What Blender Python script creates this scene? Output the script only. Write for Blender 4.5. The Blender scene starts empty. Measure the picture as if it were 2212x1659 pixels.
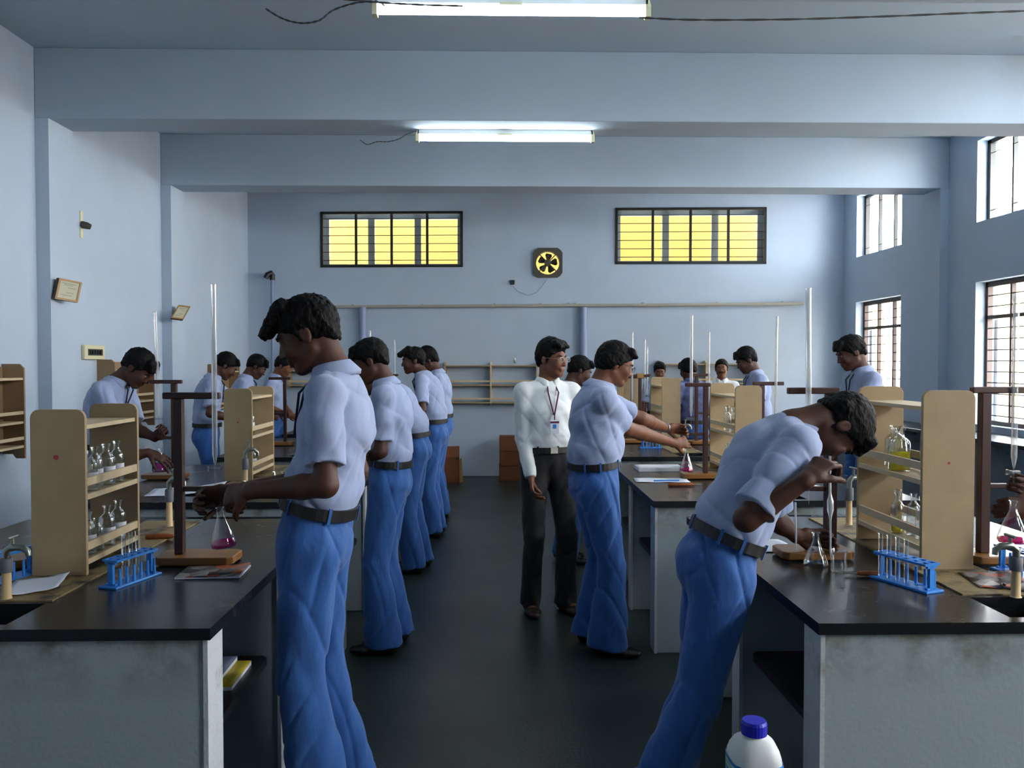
import bpy, bmesh, math, random
import numpy as np
from mathutils import Vector, Matrix

# ------------------------------------------------------------------ camera
C = bpy.context.scene.collection
W_, H_, F_ = 2212.0, 1659.0, 1800.0
EYE = 1.55
YAW = math.atan(36 / F_)
PITCH = math.atan(46.5 / F_)
cam_d = bpy.data.cameras.new('camera')
cam_d.sensor_width = 36.0
cam_d.lens = F_ / W_ * 36.0
cam_d.clip_start = 0.05
cam = bpy.data.objects.new('camera', cam_d)
C.objects.link(cam)
cam.location = (0, 0, EYE)
cam.rotation_euler = (math.pi / 2 - PITCH, 0, -YAW)
bpy.context.scene.camera = cam

# ------------------------------------------------------------------ sky, view
world = bpy.data.worlds.new('overcast_sky')
bpy.context.scene.world = world
world.use_nodes = True
wn = world.node_tree
wn.nodes['Background'].inputs[0].default_value = (0.90, 0.95, 1.0, 1)
wn.nodes['Background'].inputs[1].default_value = 5.5
vs = bpy.context.scene.view_settings
vs.view_transform = 'Standard'
vs.look = 'None'
vs.gamma = 1.0
vs.use_curve_mapping = False
vs.exposure = 3.0
bpy.context.scene.cycles.max_bounces = 9
bpy.context.scene.cycles.diffuse_bounces = 6
bpy.context.scene.cycles.transparent_max_bounces = 64
bpy.context.scene.cycles.sample_clamp_indirect = 6.0
bpy.context.scene.cycles.caustics_reflective = False
bpy.context.scene.cycles.caustics_refractive = False

# window openings of the right-hand wall: (y0, y1, z0, z1)
R_LOW = [(-.55, 1.0, .9, 2.4), (2.2, 3.4, .95, 2.33), (4.5, 5.7, .95, 2.33), (6.87, 8.05, .95, 2.33), (9.55, 10.75, .95, 2.33)]  # first opening is out of view, enlarged to brighten the bench fronts
R_UP = [(a, b, 2.91, 3.70) for a, b, _, _ in R_LOW]
for a, b, c, d in R_LOW + R_UP:          # portals only guide the sampling of the sky light
    L = bpy.data.lights.new('window_portal', 'AREA')
    L.shape = 'RECTANGLE'; L.size = d - c; L.size_y = b - a
    L.cycles.is_portal = True
    o = bpy.data.objects.new('window_portal', L); C.objects.link(o)
    o.location = (4.95, (a + b) / 2, (c + d) / 2)
    o.rotation_euler = (0, math.pi / 2, 0)

# ------------------------------------------------------------------ picture -> place
_f = Vector((math.sin(YAW) * math.cos(PITCH), math.cos(YAW) * math.cos(PITCH), -math.sin(PITCH)))
_r = Vector((math.cos(YAW), -math.sin(YAW), 0))
_u = _r.cross(_f)
def ray(px, py):
    return _f + _r * ((px - W_ / 2) / F_) + _u * ((H_ / 2 - py) / F_)
def at(px, py, Y):
    d = ray(px, py); return Vector((0, 0, EYE)) + d * (Y / d.y)
def atX(px, py, X):
    d = ray(px, py); return Vector((0, 0, EYE)) + d * (X / d.x)
def atZ(px, py, Z):
    d = ray(px, py); return Vector((0, 0, EYE)) + d * ((Z - EYE) / d.z)
BW0, BW1 = Vector((-3.45, 11.52, 0)), Vector((4.7, 11.14, 0))
bwd = (BW1 - BW0).normalized(); bwn = Vector((bwd.y, -bwd.x, 0))      # bwn points into the room
MBW = Matrix(((bwd.x, bwn.x, 0, BW0.x), (bwd.y, bwn.y, 0, BW0.y), (0, 0, 1, 0), (0, 0, 0, 1)))
def bw(px, py, off=0.0):
    """point of the picture -> (u, z) on the back wall (off metres in front of it)"""
    d = ray(px, py); o = Vector((0, 0, EYE))
    t = ((BW0 + bwn * off - o).dot(bwn)) / d.dot(bwn)
    p = o + d * t
    return (p - BW0).dot(bwd), p.z

# ------------------------------------------------------------------ materials
def lin(h):
    h = h.lstrip('#'); v = [int(h[i:i + 2], 16) / 255 for i in (0, 2, 4)]
    return tuple(x / 12.92 if x <= .04045 else ((x + .055) / 1.055) ** 2.4 for x in v) + (1,)
def mat(name, col, rough=.6, metal=0, bump=0, bdist=.01, bscale=40, var=0, vscale=6, emit=0, spec=.5, sheen=0, detail=4, stretch=None, coat=0):
    m = bpy.data.materials.new(name); m.use_nodes = True
    nt = m.node_tree; b = nt.nodes['Principled BSDF']
    c = lin(col) if isinstance(col, str) else tuple(col)
    b.inputs['Base Color'].default_value = c
    b.inputs['Roughness'].default_value = rough
    b.inputs['Metallic'].default_value = metal
    b.inputs['Specular IOR Level'].default_value = spec
    b.inputs['Sheen Weight'].default_value = sheen
    b.inputs['Coat Weight'].default_value = coat
    if emit:
        b.inputs['Emission Color'].default_value = c
        b.inputs['Emission Strength'].default_value = emit
    if bump or var:
        tc = nt.nodes.new('ShaderNodeTexCoord'); mp = nt.nodes.new('ShaderNodeMapping')
        nt.links.new(tc.outputs['Object'], mp.inputs[0])
        if stretch: mp.inputs['Scale'].default_value = stretch
    if var:
        n = nt.nodes.new('ShaderNodeTexNoise'); n.inputs['Scale'].default_value = vscale; n.inputs['Detail'].default_value = detail
        nt.links.new(mp.outputs[0], n.inputs[0])
        mx = nt.nodes.new('ShaderNodeMix'); mx.data_type = 'RGBA'
        mx.inputs[6].default_value = tuple(x * (1 - var) for x in c[:3]) + (1,)
        mx.inputs[7].default_value = tuple(min(1, x * (1 + var)) for x in c[:3]) + (1,)
        mr = nt.nodes.new('ShaderNodeMapRange'); mr.inputs[1].default_value = .3; mr.inputs[2].default_value = .7
        nt.links.new(n.outputs[0], mr.inputs[0]); nt.links.new(mr.outputs[0], mx.inputs[0])
        nt.links.new(mx.outputs[2], b.inputs['Base Color'])
    if bump:
        n2 = nt.nodes.new('ShaderNodeTexNoise'); n2.inputs['Scale'].default_value = bscale; n2.inputs['Detail'].default_value = detail
        nt.links.new(mp.outputs[0], n2.inputs[0])
        bp = nt.nodes.new('ShaderNodeBump'); bp.inputs['Strength'].default_value = bump; bp.inputs['Distance'].default_value = bdist
        nt.links.new(n2.outputs[0], bp.inputs['Height']); nt.links.new(bp.outputs[0], b.inputs['Normal'])
    return m
def stained(name, col, stain, rough=.8, scale=3.0, lo=.52, hi=.68, zfade=None, bump=.3, r2=None):
    """paint with blotchy dirt of its own shape; zfade=(z0,z1): the dirt sits only between object heights"""
    m = mat(name, col, rough, bump=bump, bscale=60)
    nt = m.node_tree; b = nt.nodes['Principled BSDF']
    tc = nt.nodes.new('ShaderNodeTexCoord')
    n = nt.nodes.new('ShaderNodeTexNoise'); n.inputs['Scale'].default_value = scale; n.inputs['Detail'].default_value = 8; n.inputs['Roughness'].default_value = .65
    nt.links.new(tc.outputs['Object'], n.inputs[0])
    mr = nt.nodes.new('ShaderNodeMapRange'); mr.inputs[1].default_value = lo; mr.inputs[2].default_value = hi
    nt.links.new(n.outputs[0], mr.inputs[0]); fac = mr.outputs[0]
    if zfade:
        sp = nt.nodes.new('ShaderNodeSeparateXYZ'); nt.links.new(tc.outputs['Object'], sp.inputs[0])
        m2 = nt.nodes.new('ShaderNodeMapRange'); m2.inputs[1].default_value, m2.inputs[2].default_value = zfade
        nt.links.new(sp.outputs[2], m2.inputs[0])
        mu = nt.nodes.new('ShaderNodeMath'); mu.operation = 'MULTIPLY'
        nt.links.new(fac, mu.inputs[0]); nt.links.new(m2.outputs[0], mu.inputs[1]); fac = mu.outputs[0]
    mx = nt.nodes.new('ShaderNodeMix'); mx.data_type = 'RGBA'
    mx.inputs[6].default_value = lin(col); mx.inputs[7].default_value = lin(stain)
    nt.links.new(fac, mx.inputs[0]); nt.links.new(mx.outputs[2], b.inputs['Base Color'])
    if r2 is not None:
        m3 = nt.nodes.new('ShaderNodeMapRange'); m3.inputs[3].default_value = rough; m3.inputs[4].default_value = r2
        nt.links.new(n.outputs[0], m3.inputs[0]); nt.links.new(m3.outputs[0], b.inputs['Roughness'])
    return m
def glass(name, tint=(.93, .97, .96), gl=.1, edge=.75, white=0.0):
    """thin laboratory glass: mostly see-through, mirror-like towards grazing angles"""
    m = bpy.data.materials.new(name); m.use_nodes = True
    nt = m.node_tree; nt.nodes.clear()
    out = nt.nodes.new('ShaderNodeOutputMaterial')
    tr = nt.nodes.new('ShaderNodeBsdfTransparent'); tr.inputs[0].default_value = tint + (1,)
    go = nt.nodes.new('ShaderNodeBsdfGlossy'); go.inputs[1].default_value = .06
    lw = nt.nodes.new('ShaderNodeLayerWeight'); lw.inputs[0].default_value = .45
    mr = nt.nodes.new('ShaderNodeMapRange'); mr.inputs[3].default_value = gl; mr.inputs[4].default_value = edge
    nt.links.new(lw.outputs[1], mr.inputs[0])
    mx = nt.nodes.new('ShaderNodeMixShader')
    nt.links.new(mr.outputs[0], mx.inputs[0]); nt.links.new(tr.outputs[0], mx.inputs[1]); nt.links.new(go.outputs[0], mx.inputs[2])
    last = mx.outputs[0]
    if white:
        df = nt.nodes.new('ShaderNodeBsdfDiffuse'); df.inputs[0].default_value = (.9, .93, .95, 1)
        m2 = nt.nodes.new('ShaderNodeMixShader'); m2.inputs[0].default_value = white
        nt.links.new(last, m2.inputs[1]); nt.links.new(df.outputs[0], m2.inputs[2]); last = m2.outputs[0]
    nt.links.new(last, out.inputs[0])
    return m
def liquid(name, col):
    m = bpy.data.materials.new(name); m.use_nodes = True
    nt = m.node_tree; nt.nodes.clear()
    out = nt.nodes.new('ShaderNodeOutputMaterial')
    tr = nt.nodes.new('ShaderNodeBsdfTransparent'); tr.inputs[0].default_value = tuple(col)
    df = nt.nodes.new('ShaderNodeBsdfTranslucent'); df.inputs[0].default_value = tuple(col)
    d2 = nt.nodes.new('ShaderNodeBsdfDiffuse'); d2.inputs[0].default_value = tuple(col)
    a = nt.nodes.new('ShaderNodeMixShader'); a.inputs[0].default_value = .5
    nt.links.new(df.outputs[0], a.inputs[1]); nt.links.new(d2.outputs[0], a.inputs[2])
    mx = nt.nodes.new('ShaderNodeMixShader'); mx.inputs[0].default_value = .6
    nt.links.new(tr.outputs[0], mx.inputs[1]); nt.links.new(a.outputs[0], mx.inputs[2])
    nt.links.new(mx.outputs[0], out.inputs[0])
    return m

M = {}
M['wall'] = mat('blue_wall_paint', '#b3c2d2', .75, bump=.12, bscale=25, var=.035, vscale=2.2)
M['ceil'] = mat('ceiling_paint', '#abbac8', .8, bump=.1, bscale=20, var=.03, vscale=1.5)
M['floor'] = stained('cement_floor', '#1c2724', '#27322d', .45, 1.7, .4, .7, bump=.15, r2=.3)
M['slab'] = stained('black_stone_worktop', '#16181c', '#1f2022', .2, 5, .5, .75, bump=.02, r2=.32)
M['shelfslab'] = mat('black_stone_shelf', '#16181b', .35)
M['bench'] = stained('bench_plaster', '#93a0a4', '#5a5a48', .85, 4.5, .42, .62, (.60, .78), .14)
M['benchwhite'] = stained('bench_pale_plaster', '#b5bcc0', '#77745f', .85, 7, .5, .66, (.45, .78), .3)  # paler plaster; on the bench wall ends it stands in for light
M['ledge'] = stained('worn_reagent_ledge', '#8a7750', '#2e2a20', .6, 9, .46, .62, bump=.3)
M['ply'] = mat('beige_board', '#a8926e', .62, var=.05, vscale=14, bump=.05, bscale=80)
M['plybrown'] = mat('brown_wall_board', '#8f7659', .65, var=.06, vscale=12)
M['plyedge'] = mat('pale_board_edge', '#c9b591', .6, var=.06, vscale=20)
M['wood'] = mat('dark_stained_wood', '#3c1f16', .42, var=.25, vscale=9, stretch=(1, 1, .15))
M['woodbase'] = mat('varnished_wood_base', '#8a5c26', .38, var=.2, vscale=8, stretch=(.3, 3, 3))
M['woodlight'] = mat('light_wood_clamp', '#9c7a45', .5)
M['steel'] = mat('dull_steel', '#a6aaa6', .28, 1)
M['brass'] = mat('plated_tap_metal', '#8d938a', .3, .9)
M['pvc'] = mat('beige_tap_pipe', '#c9ad7f', .5)
M['rubber'] = mat('grey_rubber_sleeve', '#5c6068', .6)
M['blueplastic'] = mat('blue_plastic', '#2a7fd0', .35)
M['frame'] = mat('dark_window_steel', '#1b1d1c', .5)
M['framebrown'] = mat('brown_window_steel', '#3f2d28', .5)
M['grey'] = mat('grey_casement_paint', '#8b8f8c', .6)
M['white'] = mat('white_enamel', '#d8dcda', .45)
M['cream'] = mat('cream_plastic', '#d9d4ad', .5)
M['conduit'] = mat('cream_conduit', '#a8a496', .55)
M['conduitblue'] = mat('wall_coloured_pipe', '#8796b2', .5)
M['black'] = mat('black_plastic', '#0d0e10', .4)
M['paper'] = mat('white_paper', '#dfe3ec', .8)
M['carton'] = mat('brown_cardboard', '#7e4b2b', .85, var=.12, vscale=5)
M['cartonlight'] = mat('torn_cardboard_edge', '#c59a63', .9)
M['yellow'] = mat('yellow_corridor_paint', (.235, .145, .036, 1), .9, spec=0, var=.05, vscale=2)
M['beige'] = mat('beige_outer_wall', '#d8ab6c', .8, var=.06, vscale=3)
M['outwhite'] = mat('white_outer_plaster', '#f2f2f2', .8)
M['ground'] = mat('pale_yard_ground', '#bdb7aa', .9)
M['tube'] = mat('lit_fluorescent_tube', (0.86, .95, 1, 1), .5, emit=4.5)
M['glass'] = glass('clear_glass')
M['burette'] = glass('burette_glass', (.95, .97, .97), .18, .8, .30)
M['pink'] = liquid('pink_solution', (.75, .02, .30, 1))
M['violet'] = liquid('violet_solution', (.55, .08, .42, 1))
M['yellowliq'] = liquid('yellow_solution', (.80, .72, .02, 1))
M['paleliq'] = liquid('pale_solution', (.62, .66, .60, 1))
M['label'] = mat('paper_bottle_label', '#d9dce6', .7)
M['cable'] = mat('twisted_cable', '#3c3f40', .6)
# people
M['skin1'] = mat('dark_brown_skin', '#4a2919', .6, var=.06, vscale=30)
M['skin2'] = mat('brown_skin', '#70432b', .58, var=.06, vscale=30)
M['hair'] = mat('black_hair', '#080708', .62, bump=.5, bscale=160, stretch=(1, 1, .35), spec=.15)
M['eye'] = mat('eye_white', '#7d766f', .35)
M['iris'] = mat('dark_iris', '#120a07', .2)
M['shirt'] = mat('pale_blue_shirt_cloth', '#97a5c6', .85, bump=.22, bdist=.03, bscale=9, var=.04, vscale=40, sheen=.2, stretch=(1, 1, .45))
M['shirtw'] = mat('white_shirt_cloth', '#e2e8e8', .8, bump=.2, bdist=.03, bscale=9, sheen=.2, stretch=(1, 1, .45))
M['shirtp'] = mat('purple_print_shirt_cloth', '#5d6691', .85, bump=.4, bscale=16, var=.35, vscale=22)
M['trouser'] = mat('royal_blue_trouser_cloth', '#265a9e', .8, bump=.7, bdist=.03, bscale=8, sheen=.2, stretch=(1, 1, .5))
M['trouserk'] = mat('black_trouser_cloth', '#0d0d12', .8, bump=.5, bscale=11, sheen=.1)
M['belt'] = mat('black_belt_leather', '#0b0b0d', .5)
M['shoe'] = mat('black_shoe_leather', '#0e0c0b', .4)
M['shoeb'] = mat('brown_sandal_leather', '#2b1913', .45)
M['navy'] = mat('navy_lanyard_cloth', '#111c33', .8)
M['red'] = mat('maroon_lanyard_cloth', '#5d2440', .8)

# ------------------------------------------------------------------ mesh helpers
class MB:
    """collects shapes, each with its material, into one mesh"""
    def __init__(s): s.v = []; s.f = []; s.mi = []; s.ms = []; s.sm = []
    def _m(s, m):
        m = M[m] if isinstance(m, str) else m
        if m not in s.ms: s.ms.append(m)
        return s.ms.index(m)
    def add(s, vs, fs, m, smooth=False, T=None):
        b = len(s.v); i = s._m(m)
        if T is not None: vs = [T @ Vector(v) for v in vs]
        s.v += [tuple(v) for v in vs]
        for f in fs: s.f.append([b + q for q in f]); s.mi.append(i); s.sm.append(smooth)
        return s
    def box(s, lo, hi, m, T=None):
        (a, b, c), (d, e, f) = lo, hi
        a, d = min(a, d), max(a, d); b, e = min(b, e), max(b, e); c, f = min(c, f), max(c, f)
        vs = [(a, b, c), (d, b, c), (d, e, c), (a, e, c), (a, b, f), (d, b, f), (d, e, f), (a, e, f)]
        return s.add(vs, [(0, 3, 2, 1), (4, 5, 6, 7), (0, 1, 5, 4), (1, 2, 6, 5), (2, 3, 7, 6), (3, 0, 4, 7)], m, T=T)
    def prism(s, poly, a, b, m, axis='y', T=None, smooth=False):
        """poly of 2D points extruded from a to b along axis"""
        n = len(poly)
        def P(q, t): return {'y': (q[0], t, q[1]), 'x': (t, q[0], q[1]), 'z': (q[0], q[1], t)}[axis]
        vs = [P(q, a) for q in poly] + [P(q, b) for q in poly]
        fs = [tuple(range(n)), tuple(range(2 * n - 1, n - 1, -1))] + [(i, i + n, (i + 1) % n + n, (i + 1) % n) for i in range(n)]
        return s.add(vs, fs, m, T=T, smooth=smooth)
    def tube(s, pts, r, m, seg=10, caps=True, T=None, closed=False):
        pts = [Vector(p) for p in pts]; n = len(pts)
        rs = r if isinstance(r, (list, tuple)) else [r] * n
        vs = []; fs = []; ref = None
        for i, p in enumerate(pts):
            if closed: t = (pts[(i + 1) % n] - pts[i - 1]).normalized()
            else: t = (pts[min(i + 1, n - 1)] - pts[max(i - 1, 0)]).normalized()
            if ref is None:
                ref = t.cross(Vector((0, 0, 1)))
                if ref.length < .1: ref = t.cross(Vector((1, 0, 0)))
            ref = (ref - t * ref.dot(t)).normalized(); w = t.cross(ref)
            for k in range(seg):
                a = 2 * math.pi * k / seg
                vs.append(p + (ref * math.cos(a) + w * math.sin(a)) * rs[i])
        m_ = n if closed else n - 1
        for i in range(m_):
            j = (i + 1) % n
            for k in range(seg):
                q = (k + 1) % seg
                fs.append((i * seg + k, i * seg + q, j * seg + q, j * seg + k))
        s.add(vs, fs, m, True, T)
        if caps and not closed:
            s.add(vs[:seg], [tuple(range(seg - 1, -1, -1))], m, False, T)
            s.add(vs[-seg:], [tuple(range(seg))], m, False, T)
        return s
    def lathe(s, prof, m, seg=20, T=None, smooth=True):
        """prof: (r, z) from bottom to top, round the local z axis"""
        vs = []; fs = []; n = len(prof)
        for r, z in prof:
            for k in range(seg):
                a = 2 * math.pi * k / seg; vs.append((r * math.cos(a), r * math.sin(a), z))
        for i in range(n - 1):
            for k in range(seg):
                q = (k + 1) % seg; fs.append((i * seg + k, i * seg + q, (i + 1) * seg + q, (i + 1) * seg + k))
        return s.add(vs, fs, m, smooth, T)
    def build(s, name, parent=None, loc=None, bevel=0, bseg=2):
        me = bpy.data.meshes.new(name)
        me.from_pydata(s.v, [], s.f)
        for m in s.ms: me.materials.append(m)
        me.polygons.foreach_set('material_index', s.mi)
        me.polygons.foreach_set('use_smooth', s.sm)
        me.update()
        o = bpy.data.objects.new(name, me); C.objects.link(o)
        if loc is not None: o.location = loc
        if parent is not None: o.parent = parent
        if bevel:
            b = o.modifiers.new('bevel', 'BEVEL'); b.width = bevel; b.segments = bseg; b.limit_method = 'ANGLE'; b.angle_limit = .7
        return o
def tag(o, label=None, cat=None, group=None, kind=None):
    if label: o['label'] = label
    if cat: o['category'] = cat
    if group: o['group'] = group
    if kind: o['kind'] = kind
    return o
def empty(name, loc=(0, 0, 0), rz=0, label=None, cat=None, group=None, kind=None):
    o = bpy.data.objects.new(name, None); C.objects.link(o)
    o.location = loc; o.rotation_euler = (0, 0, rz); o.empty_display_size = .1
    return tag(o, label, cat, group, kind)
def copy_tree(o, parent=None):
    c = o.copy(); C.objects.link(c)
    if parent is not None: c.parent = parent
    for ch in list(o.children): copy_tree(ch, c)
    return c
# ------------------------------------------------------------------ smooth solid fields (bodies, hair, cloth)
class Field:
    def __init__(s, lo, hi, h):
        s.h = h; s.lo = np.array(lo, float) - 3 * h
        n = np.ceil((np.array(hi, float) + 3 * h - s.lo) / h).astype(int) + 1
        s.n = n; s.D = np.full(tuple(n), .5, np.float32)
        s.ax = [(s.lo[i] + h * np.arange(n[i])).astype(np.float32) for i in range(3)]
    def block(s, lo, hi):
        i0 = np.clip(np.floor((lo - s.lo) / s.h).astype(int), 0, s.n); i1 = np.clip(np.ceil((hi - s.lo) / s.h).astype(int) + 1, 0, s.n)
        if (i1 <= i0).any(): return None
        sl = tuple(slice(a, b) for a, b in zip(i0, i1))
        x = s.ax[0][sl[0]][:, None, None]; y = s.ax[1][sl[1]][None, :, None]; z = s.ax[2][sl[2]][None, None, :]
        return sl, x, y, z
    def comb(s, sl, d, k, sub=False):
        D = s.D[sl]
        if sub:
            d = -d; hh = np.maximum(k - np.abs(D - d), 0) / k
            s.D[sl] = np.maximum(D, d) + hh * hh * k * .25
        else:
            hh = np.maximum(k - np.abs(D - d), 0) / k
            s.D[sl] = np.minimum(D, d) - hh * hh * k * .25
    def tube(s, a, b, ra, rb, side=None, k=.02, sub=False, flata=False, flatb=False):
        a = np.array(a, float); b = np.array(b, float)
        ra = (ra, ra) if not hasattr(ra, '__len__') else ra; rb = (rb, rb) if not hasattr(rb, '__len__') else rb
        ax = b - a; L = max(np.linalg.norm(ax), 1e-5); ax = ax / L
        sd = np.array(side if side is not None else (1, 0, 0), float)
        sd = sd - ax * sd.dot(ax)
        if np.linalg.norm(sd) < .05:
            sd = np.array((0, 1, 0), float); sd = sd - ax * sd.dot(ax)
        sd /= np.linalg.norm(sd); w = np.cross(ax, sd)
        R = max(ra + rb) + k + 2 * s.h
        B = s.block(np.minimum(a, b) - R, np.maximum(a, b) + R)
        if B is None: return
        sl, x, y, z = B
        x = x - a[0]; y = y - a[1]; z = z - a[2]
        q = x * ax[0] + y * ax[1] + z * ax[2]
        u = x * sd[0] + y * sd[1] + z * sd[2]
        v = x * w[0] + y * w[1] + z * w[2]
        t = np.clip(q / L, 0, 1)
        rx = ra[0] + (rb[0] - ra[0]) * t; ry = ra[1] + (rb[1] - ra[1]) * t
        rm = np.minimum(rx, ry)
        e = q - t * L
        if flata: e = np.where(q < 0, 0, e)
        if flatb: e = np.where(q > L, 0, e)
        d = (np.sqrt((u / rx) ** 2 + (v / ry) ** 2 + (e / rm) ** 2) - 1) * rm
        if flata: d = np.maximum(d, -q)
        if flatb: d = np.maximum(d, q - L)
        s.comb(sl, d.astype(np.float32), k, sub)
    def ell(s, c, Rm, r, k=.02, sub=False):
        """ellipsoid: centre, 3 axes (rows of Rm), radii"""
        c = np.array(c, float); R = max(r) + k + 2 * s.h
        B = s.block(c - R, c + R)
        if B is None: return
        sl, x, y, z = B
        x = x - c[0]; y = y - c[1]; z = z - c[2]
        q = 0
        for i in range(3): q = q + ((x * Rm[i][0] + y * Rm[i][1] + z * Rm[i][2]) / r[i]) ** 2
        d = (np.sqrt(q) - 1) * min(r)
        s.comb(sl, d.astype(np.float32), k, sub)
    def cut(s, p, n, k=.01, c=None, R=9):
        """keeps the side of the plane that n points to (only near c if given)"""
        B = s.block(np.array(c) - R, np.array(c) + R) if c is not None else s.block(s.lo, s.lo + s.n * s.h)
        sl, x, y, z = B
        d = -((x - p[0]) * n[0] + (y - p[1]) * n[1] + (z - p[2]) * n[2])
        D = s.D[sl]; hh = np.maximum(k - np.abs(D - d), 0) / k
        s.D[sl] = np.maximum(D, d) + hh * hh * k * .25
    def mesh(s):
        D = s.D; S = D < 0
        c = np.zeros(tuple(np.array(D.shape) - 1), np.int8)
        for i in (0, 1):
            for j in (0, 1):
                for k in (0, 1):
                    c += S[i:D.shape[0] - 1 + i, j:D.shape[1] - 1 + j, k:D.shape[2] - 1 + k]
        act = (c > 0) & (c < 8)
        I = np.argwhere(act); idx = np.full(c.shape, -1, np.int32); idx[act] = np.arange(len(I))
        acc = np.zeros((len(I), 3)); cnt = np.zeros(len(I))
        cor = [(i, j, k) for i in (0, 1) for j in (0, 1) for k in (0, 1)]
        for p in cor:
            for ax in range(3):
                if p[ax]: continue
                q = list(p); q[ax] = 1
                d0 = D[I[:, 0] + p[0], I[:, 1] + p[1], I[:, 2] + p[2]]; d1 = D[I[:, 0] + q[0], I[:, 1] + q[1], I[:, 2] + q[2]]
                m = (d0 < 0) != (d1 < 0)
                t = np.where(m, d0 / np.where(m, d0 - d1, 1), 0)
                pt = np.tile(np.array(p, float), (len(I), 1)); pt[:, ax] += t
                acc[m] += pt[m]; cnt[m] += 1
        V = (I + acc / np.maximum(cnt, 1)[:, None]) * s.h + s.lo
        F = []
        for ax in range(3):
            o1, o2 = [(1, 2), (2, 0), (0, 1)][ax]
            a = np.take(S, range(0, D.shape[ax] - 1), ax); b = np.take(S, range(1, D.shape[ax]), ax)
            E = np.argwhere(a != b)
            E = E[(E[:, o1] > 0) & (E[:, o2] > 0) & (E[:, o1] < c.shape[o1]) & (E[:, o2] < c.shape[o2])]
            if not len(E): continue
            def cell(d1, d2):
                Q = E.copy(); Q[:, o1] -= d1; Q[:, o2] -= d2
                return idx[Q[:, 0], Q[:, 1], Q[:, 2]]
            q = np.stack([cell(1, 1), cell(0, 1), cell(0, 0), cell(1, 0)], 1)
            fl = ~a[E[:, 0], E[:, 1], E[:, 2]]
            q[fl] = q[fl][:, ::-1]
            F.append(q[(q >= 0).all(1)])
        return V, np.concatenate(F)
    def build(s, name, m, parent=None, relax=1, origin=(0, 0, 0)):
        V, F = s.mesh()
        for _ in range(relax):                     # one pass of smoothing over the quads
            acc = np.zeros_like(V); cnt = np.zeros(len(V))
            for a, b in ((0, 1), (1, 2), (2, 3), (3, 0)):
                np.add.at(acc, F[:, a], V[F[:, b]]); np.add.at(acc, F[:, b], V[F[:, a]])
                np.add.at(cnt, F[:, a], 1); np.add.at(cnt, F[:, b], 1)
            V = V * .5 + .5 * acc / np.maximum(cnt, 1)[:, None]
        V = V - np.array(origin)
        me = bpy.data.meshes.new(name)
        me.vertices.add(len(V)); me.vertices.foreach_set('co', V.astype(np.float32).ravel())
        me.loops.add(F.size); me.loops.foreach_set('vertex_index', F.astype(np.int32).ravel())
        me.polygons.add(len(F)); me.polygons.foreach_set('loop_start', np.arange(0, F.size, 4, dtype=np.int32))
        me.polygons.foreach_set('loop_total', np.full(len(F), 4, np.int32))
        me.polygons.foreach_set('use_smooth', np.ones(len(F), bool))
        me.update(calc_edges=True); me.validate()
        me.materials.append(M[m] if isinstance(m, str) else m)
        o = bpy.data.objects.new(name, me); C.objects.link(o)
        if parent is not None: o.parent = parent
        return o

def N(v):
    v = np.array(v, float); return v / max(np.linalg.norm(v), 1e-9)
def rotv(v, ax, a):
    v = np.array(v, float); ax = N(ax)
    return v * math.cos(a) + np.cross(ax, v) * math.sin(a) + ax * ax.dot(v) * (1 - math.cos(a))
# ------------------------------------------------------------------ people
def ik(S, T, l1, l2, pole):
    S = np.array(S, float); T = np.array(T, float); d = T - S; L = np.linalg.norm(d)
    if L > (l1 + l2) * .995:
        k = L / ((l1 + l2) * .995); l1 *= k; l2 *= k
    x = (l1 * l1 - l2 * l2 + L * L) / (2 * L); h = math.sqrt(max(l1 * l1 - x * x, 0))
    u = d / L; p = np.array(pole, float); p = N(p - u * p.dot(u))
    return S + u * x + p * h
def hand_field(fd, wrist, fwd, palm, s, curl, thumbside, spread=.0):
    """palm and five separate jointed fingers added to the body field"""
    fwd = N(fwd); palm = np.array(palm, float); palm = N(palm - fwd * palm.dot(fwd)); sd = np.cross(fwd, palm) * thumbside
    W = np.array(wrist, float)
    fd.tube(W - fwd * .01 * s, W + fwd * .03 * s, (.026 * s, .019 * s), (.030 * s, .017 * s), sd, .012)
    fd.tube(W + fwd * .03 * s, W + fwd * .085 * s, (.032 * s, .015 * s), (.038 * s, .0125 * s), sd, .012)
    lens = [(.043, .026, .021, .95), (.047, .030, .022, 1.0), (.044, .028, .021, .97), (.034, .021, .018, .85)]
    for i, (a, b, c, q) in enumerate(lens):
        off = (.029 - i * .0193) * s
        p = W + fwd * (.088 - .004 * abs(i - 1)) * s + sd * off
        cu = curl[i] if hasattr(curl, '__len__') else curl
        ang = 0; d0 = N(fwd + sd * (spread * (1.5 - i) * .18))
        ax = np.cross(d0, palm)
        r = max(.0092 * s * q, fd.h * 1.0)
        for l, da in ((a, 1.25), (b, 1.6), (c, 1.05)):
            ang += da * cu
            d = rotv(d0, ax, ang); e = p + d * l * s
            fd.tube(p, e, r, r * .94, None, .004); p = e; r *= .94
    tc = curl[4] if hasattr(curl, '__len__') else curl
    p = W + fwd * .022 * s + sd * .026 * s + palm * .004 * s
    d = N(fwd * .75 + sd * .75 + palm * .25 * (1 + tc)); r = .0125 * s
    for l, da in ((.040, 0), (.032, .55), (.026, .5)):
        d = N(rotv(d, np.cross(d, palm), da * tc)); d = N(d + fwd * .18 * tc - sd * .25 * tc)
        e = p + d * l * s; fd.tube(p, e, r, r * .86, None, .006); p = e; r *= .86
def wave(x, y, z, a, b, c, ph):
    return np.sin(x * a + np.sin(y * b * .7 + ph) * 1.5 + ph) * np.sin(y * b + np.sin(z * c * .6) + 2 * ph) * np.sin(z * c + np.sin(x * a * .5) * 1.3)
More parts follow.
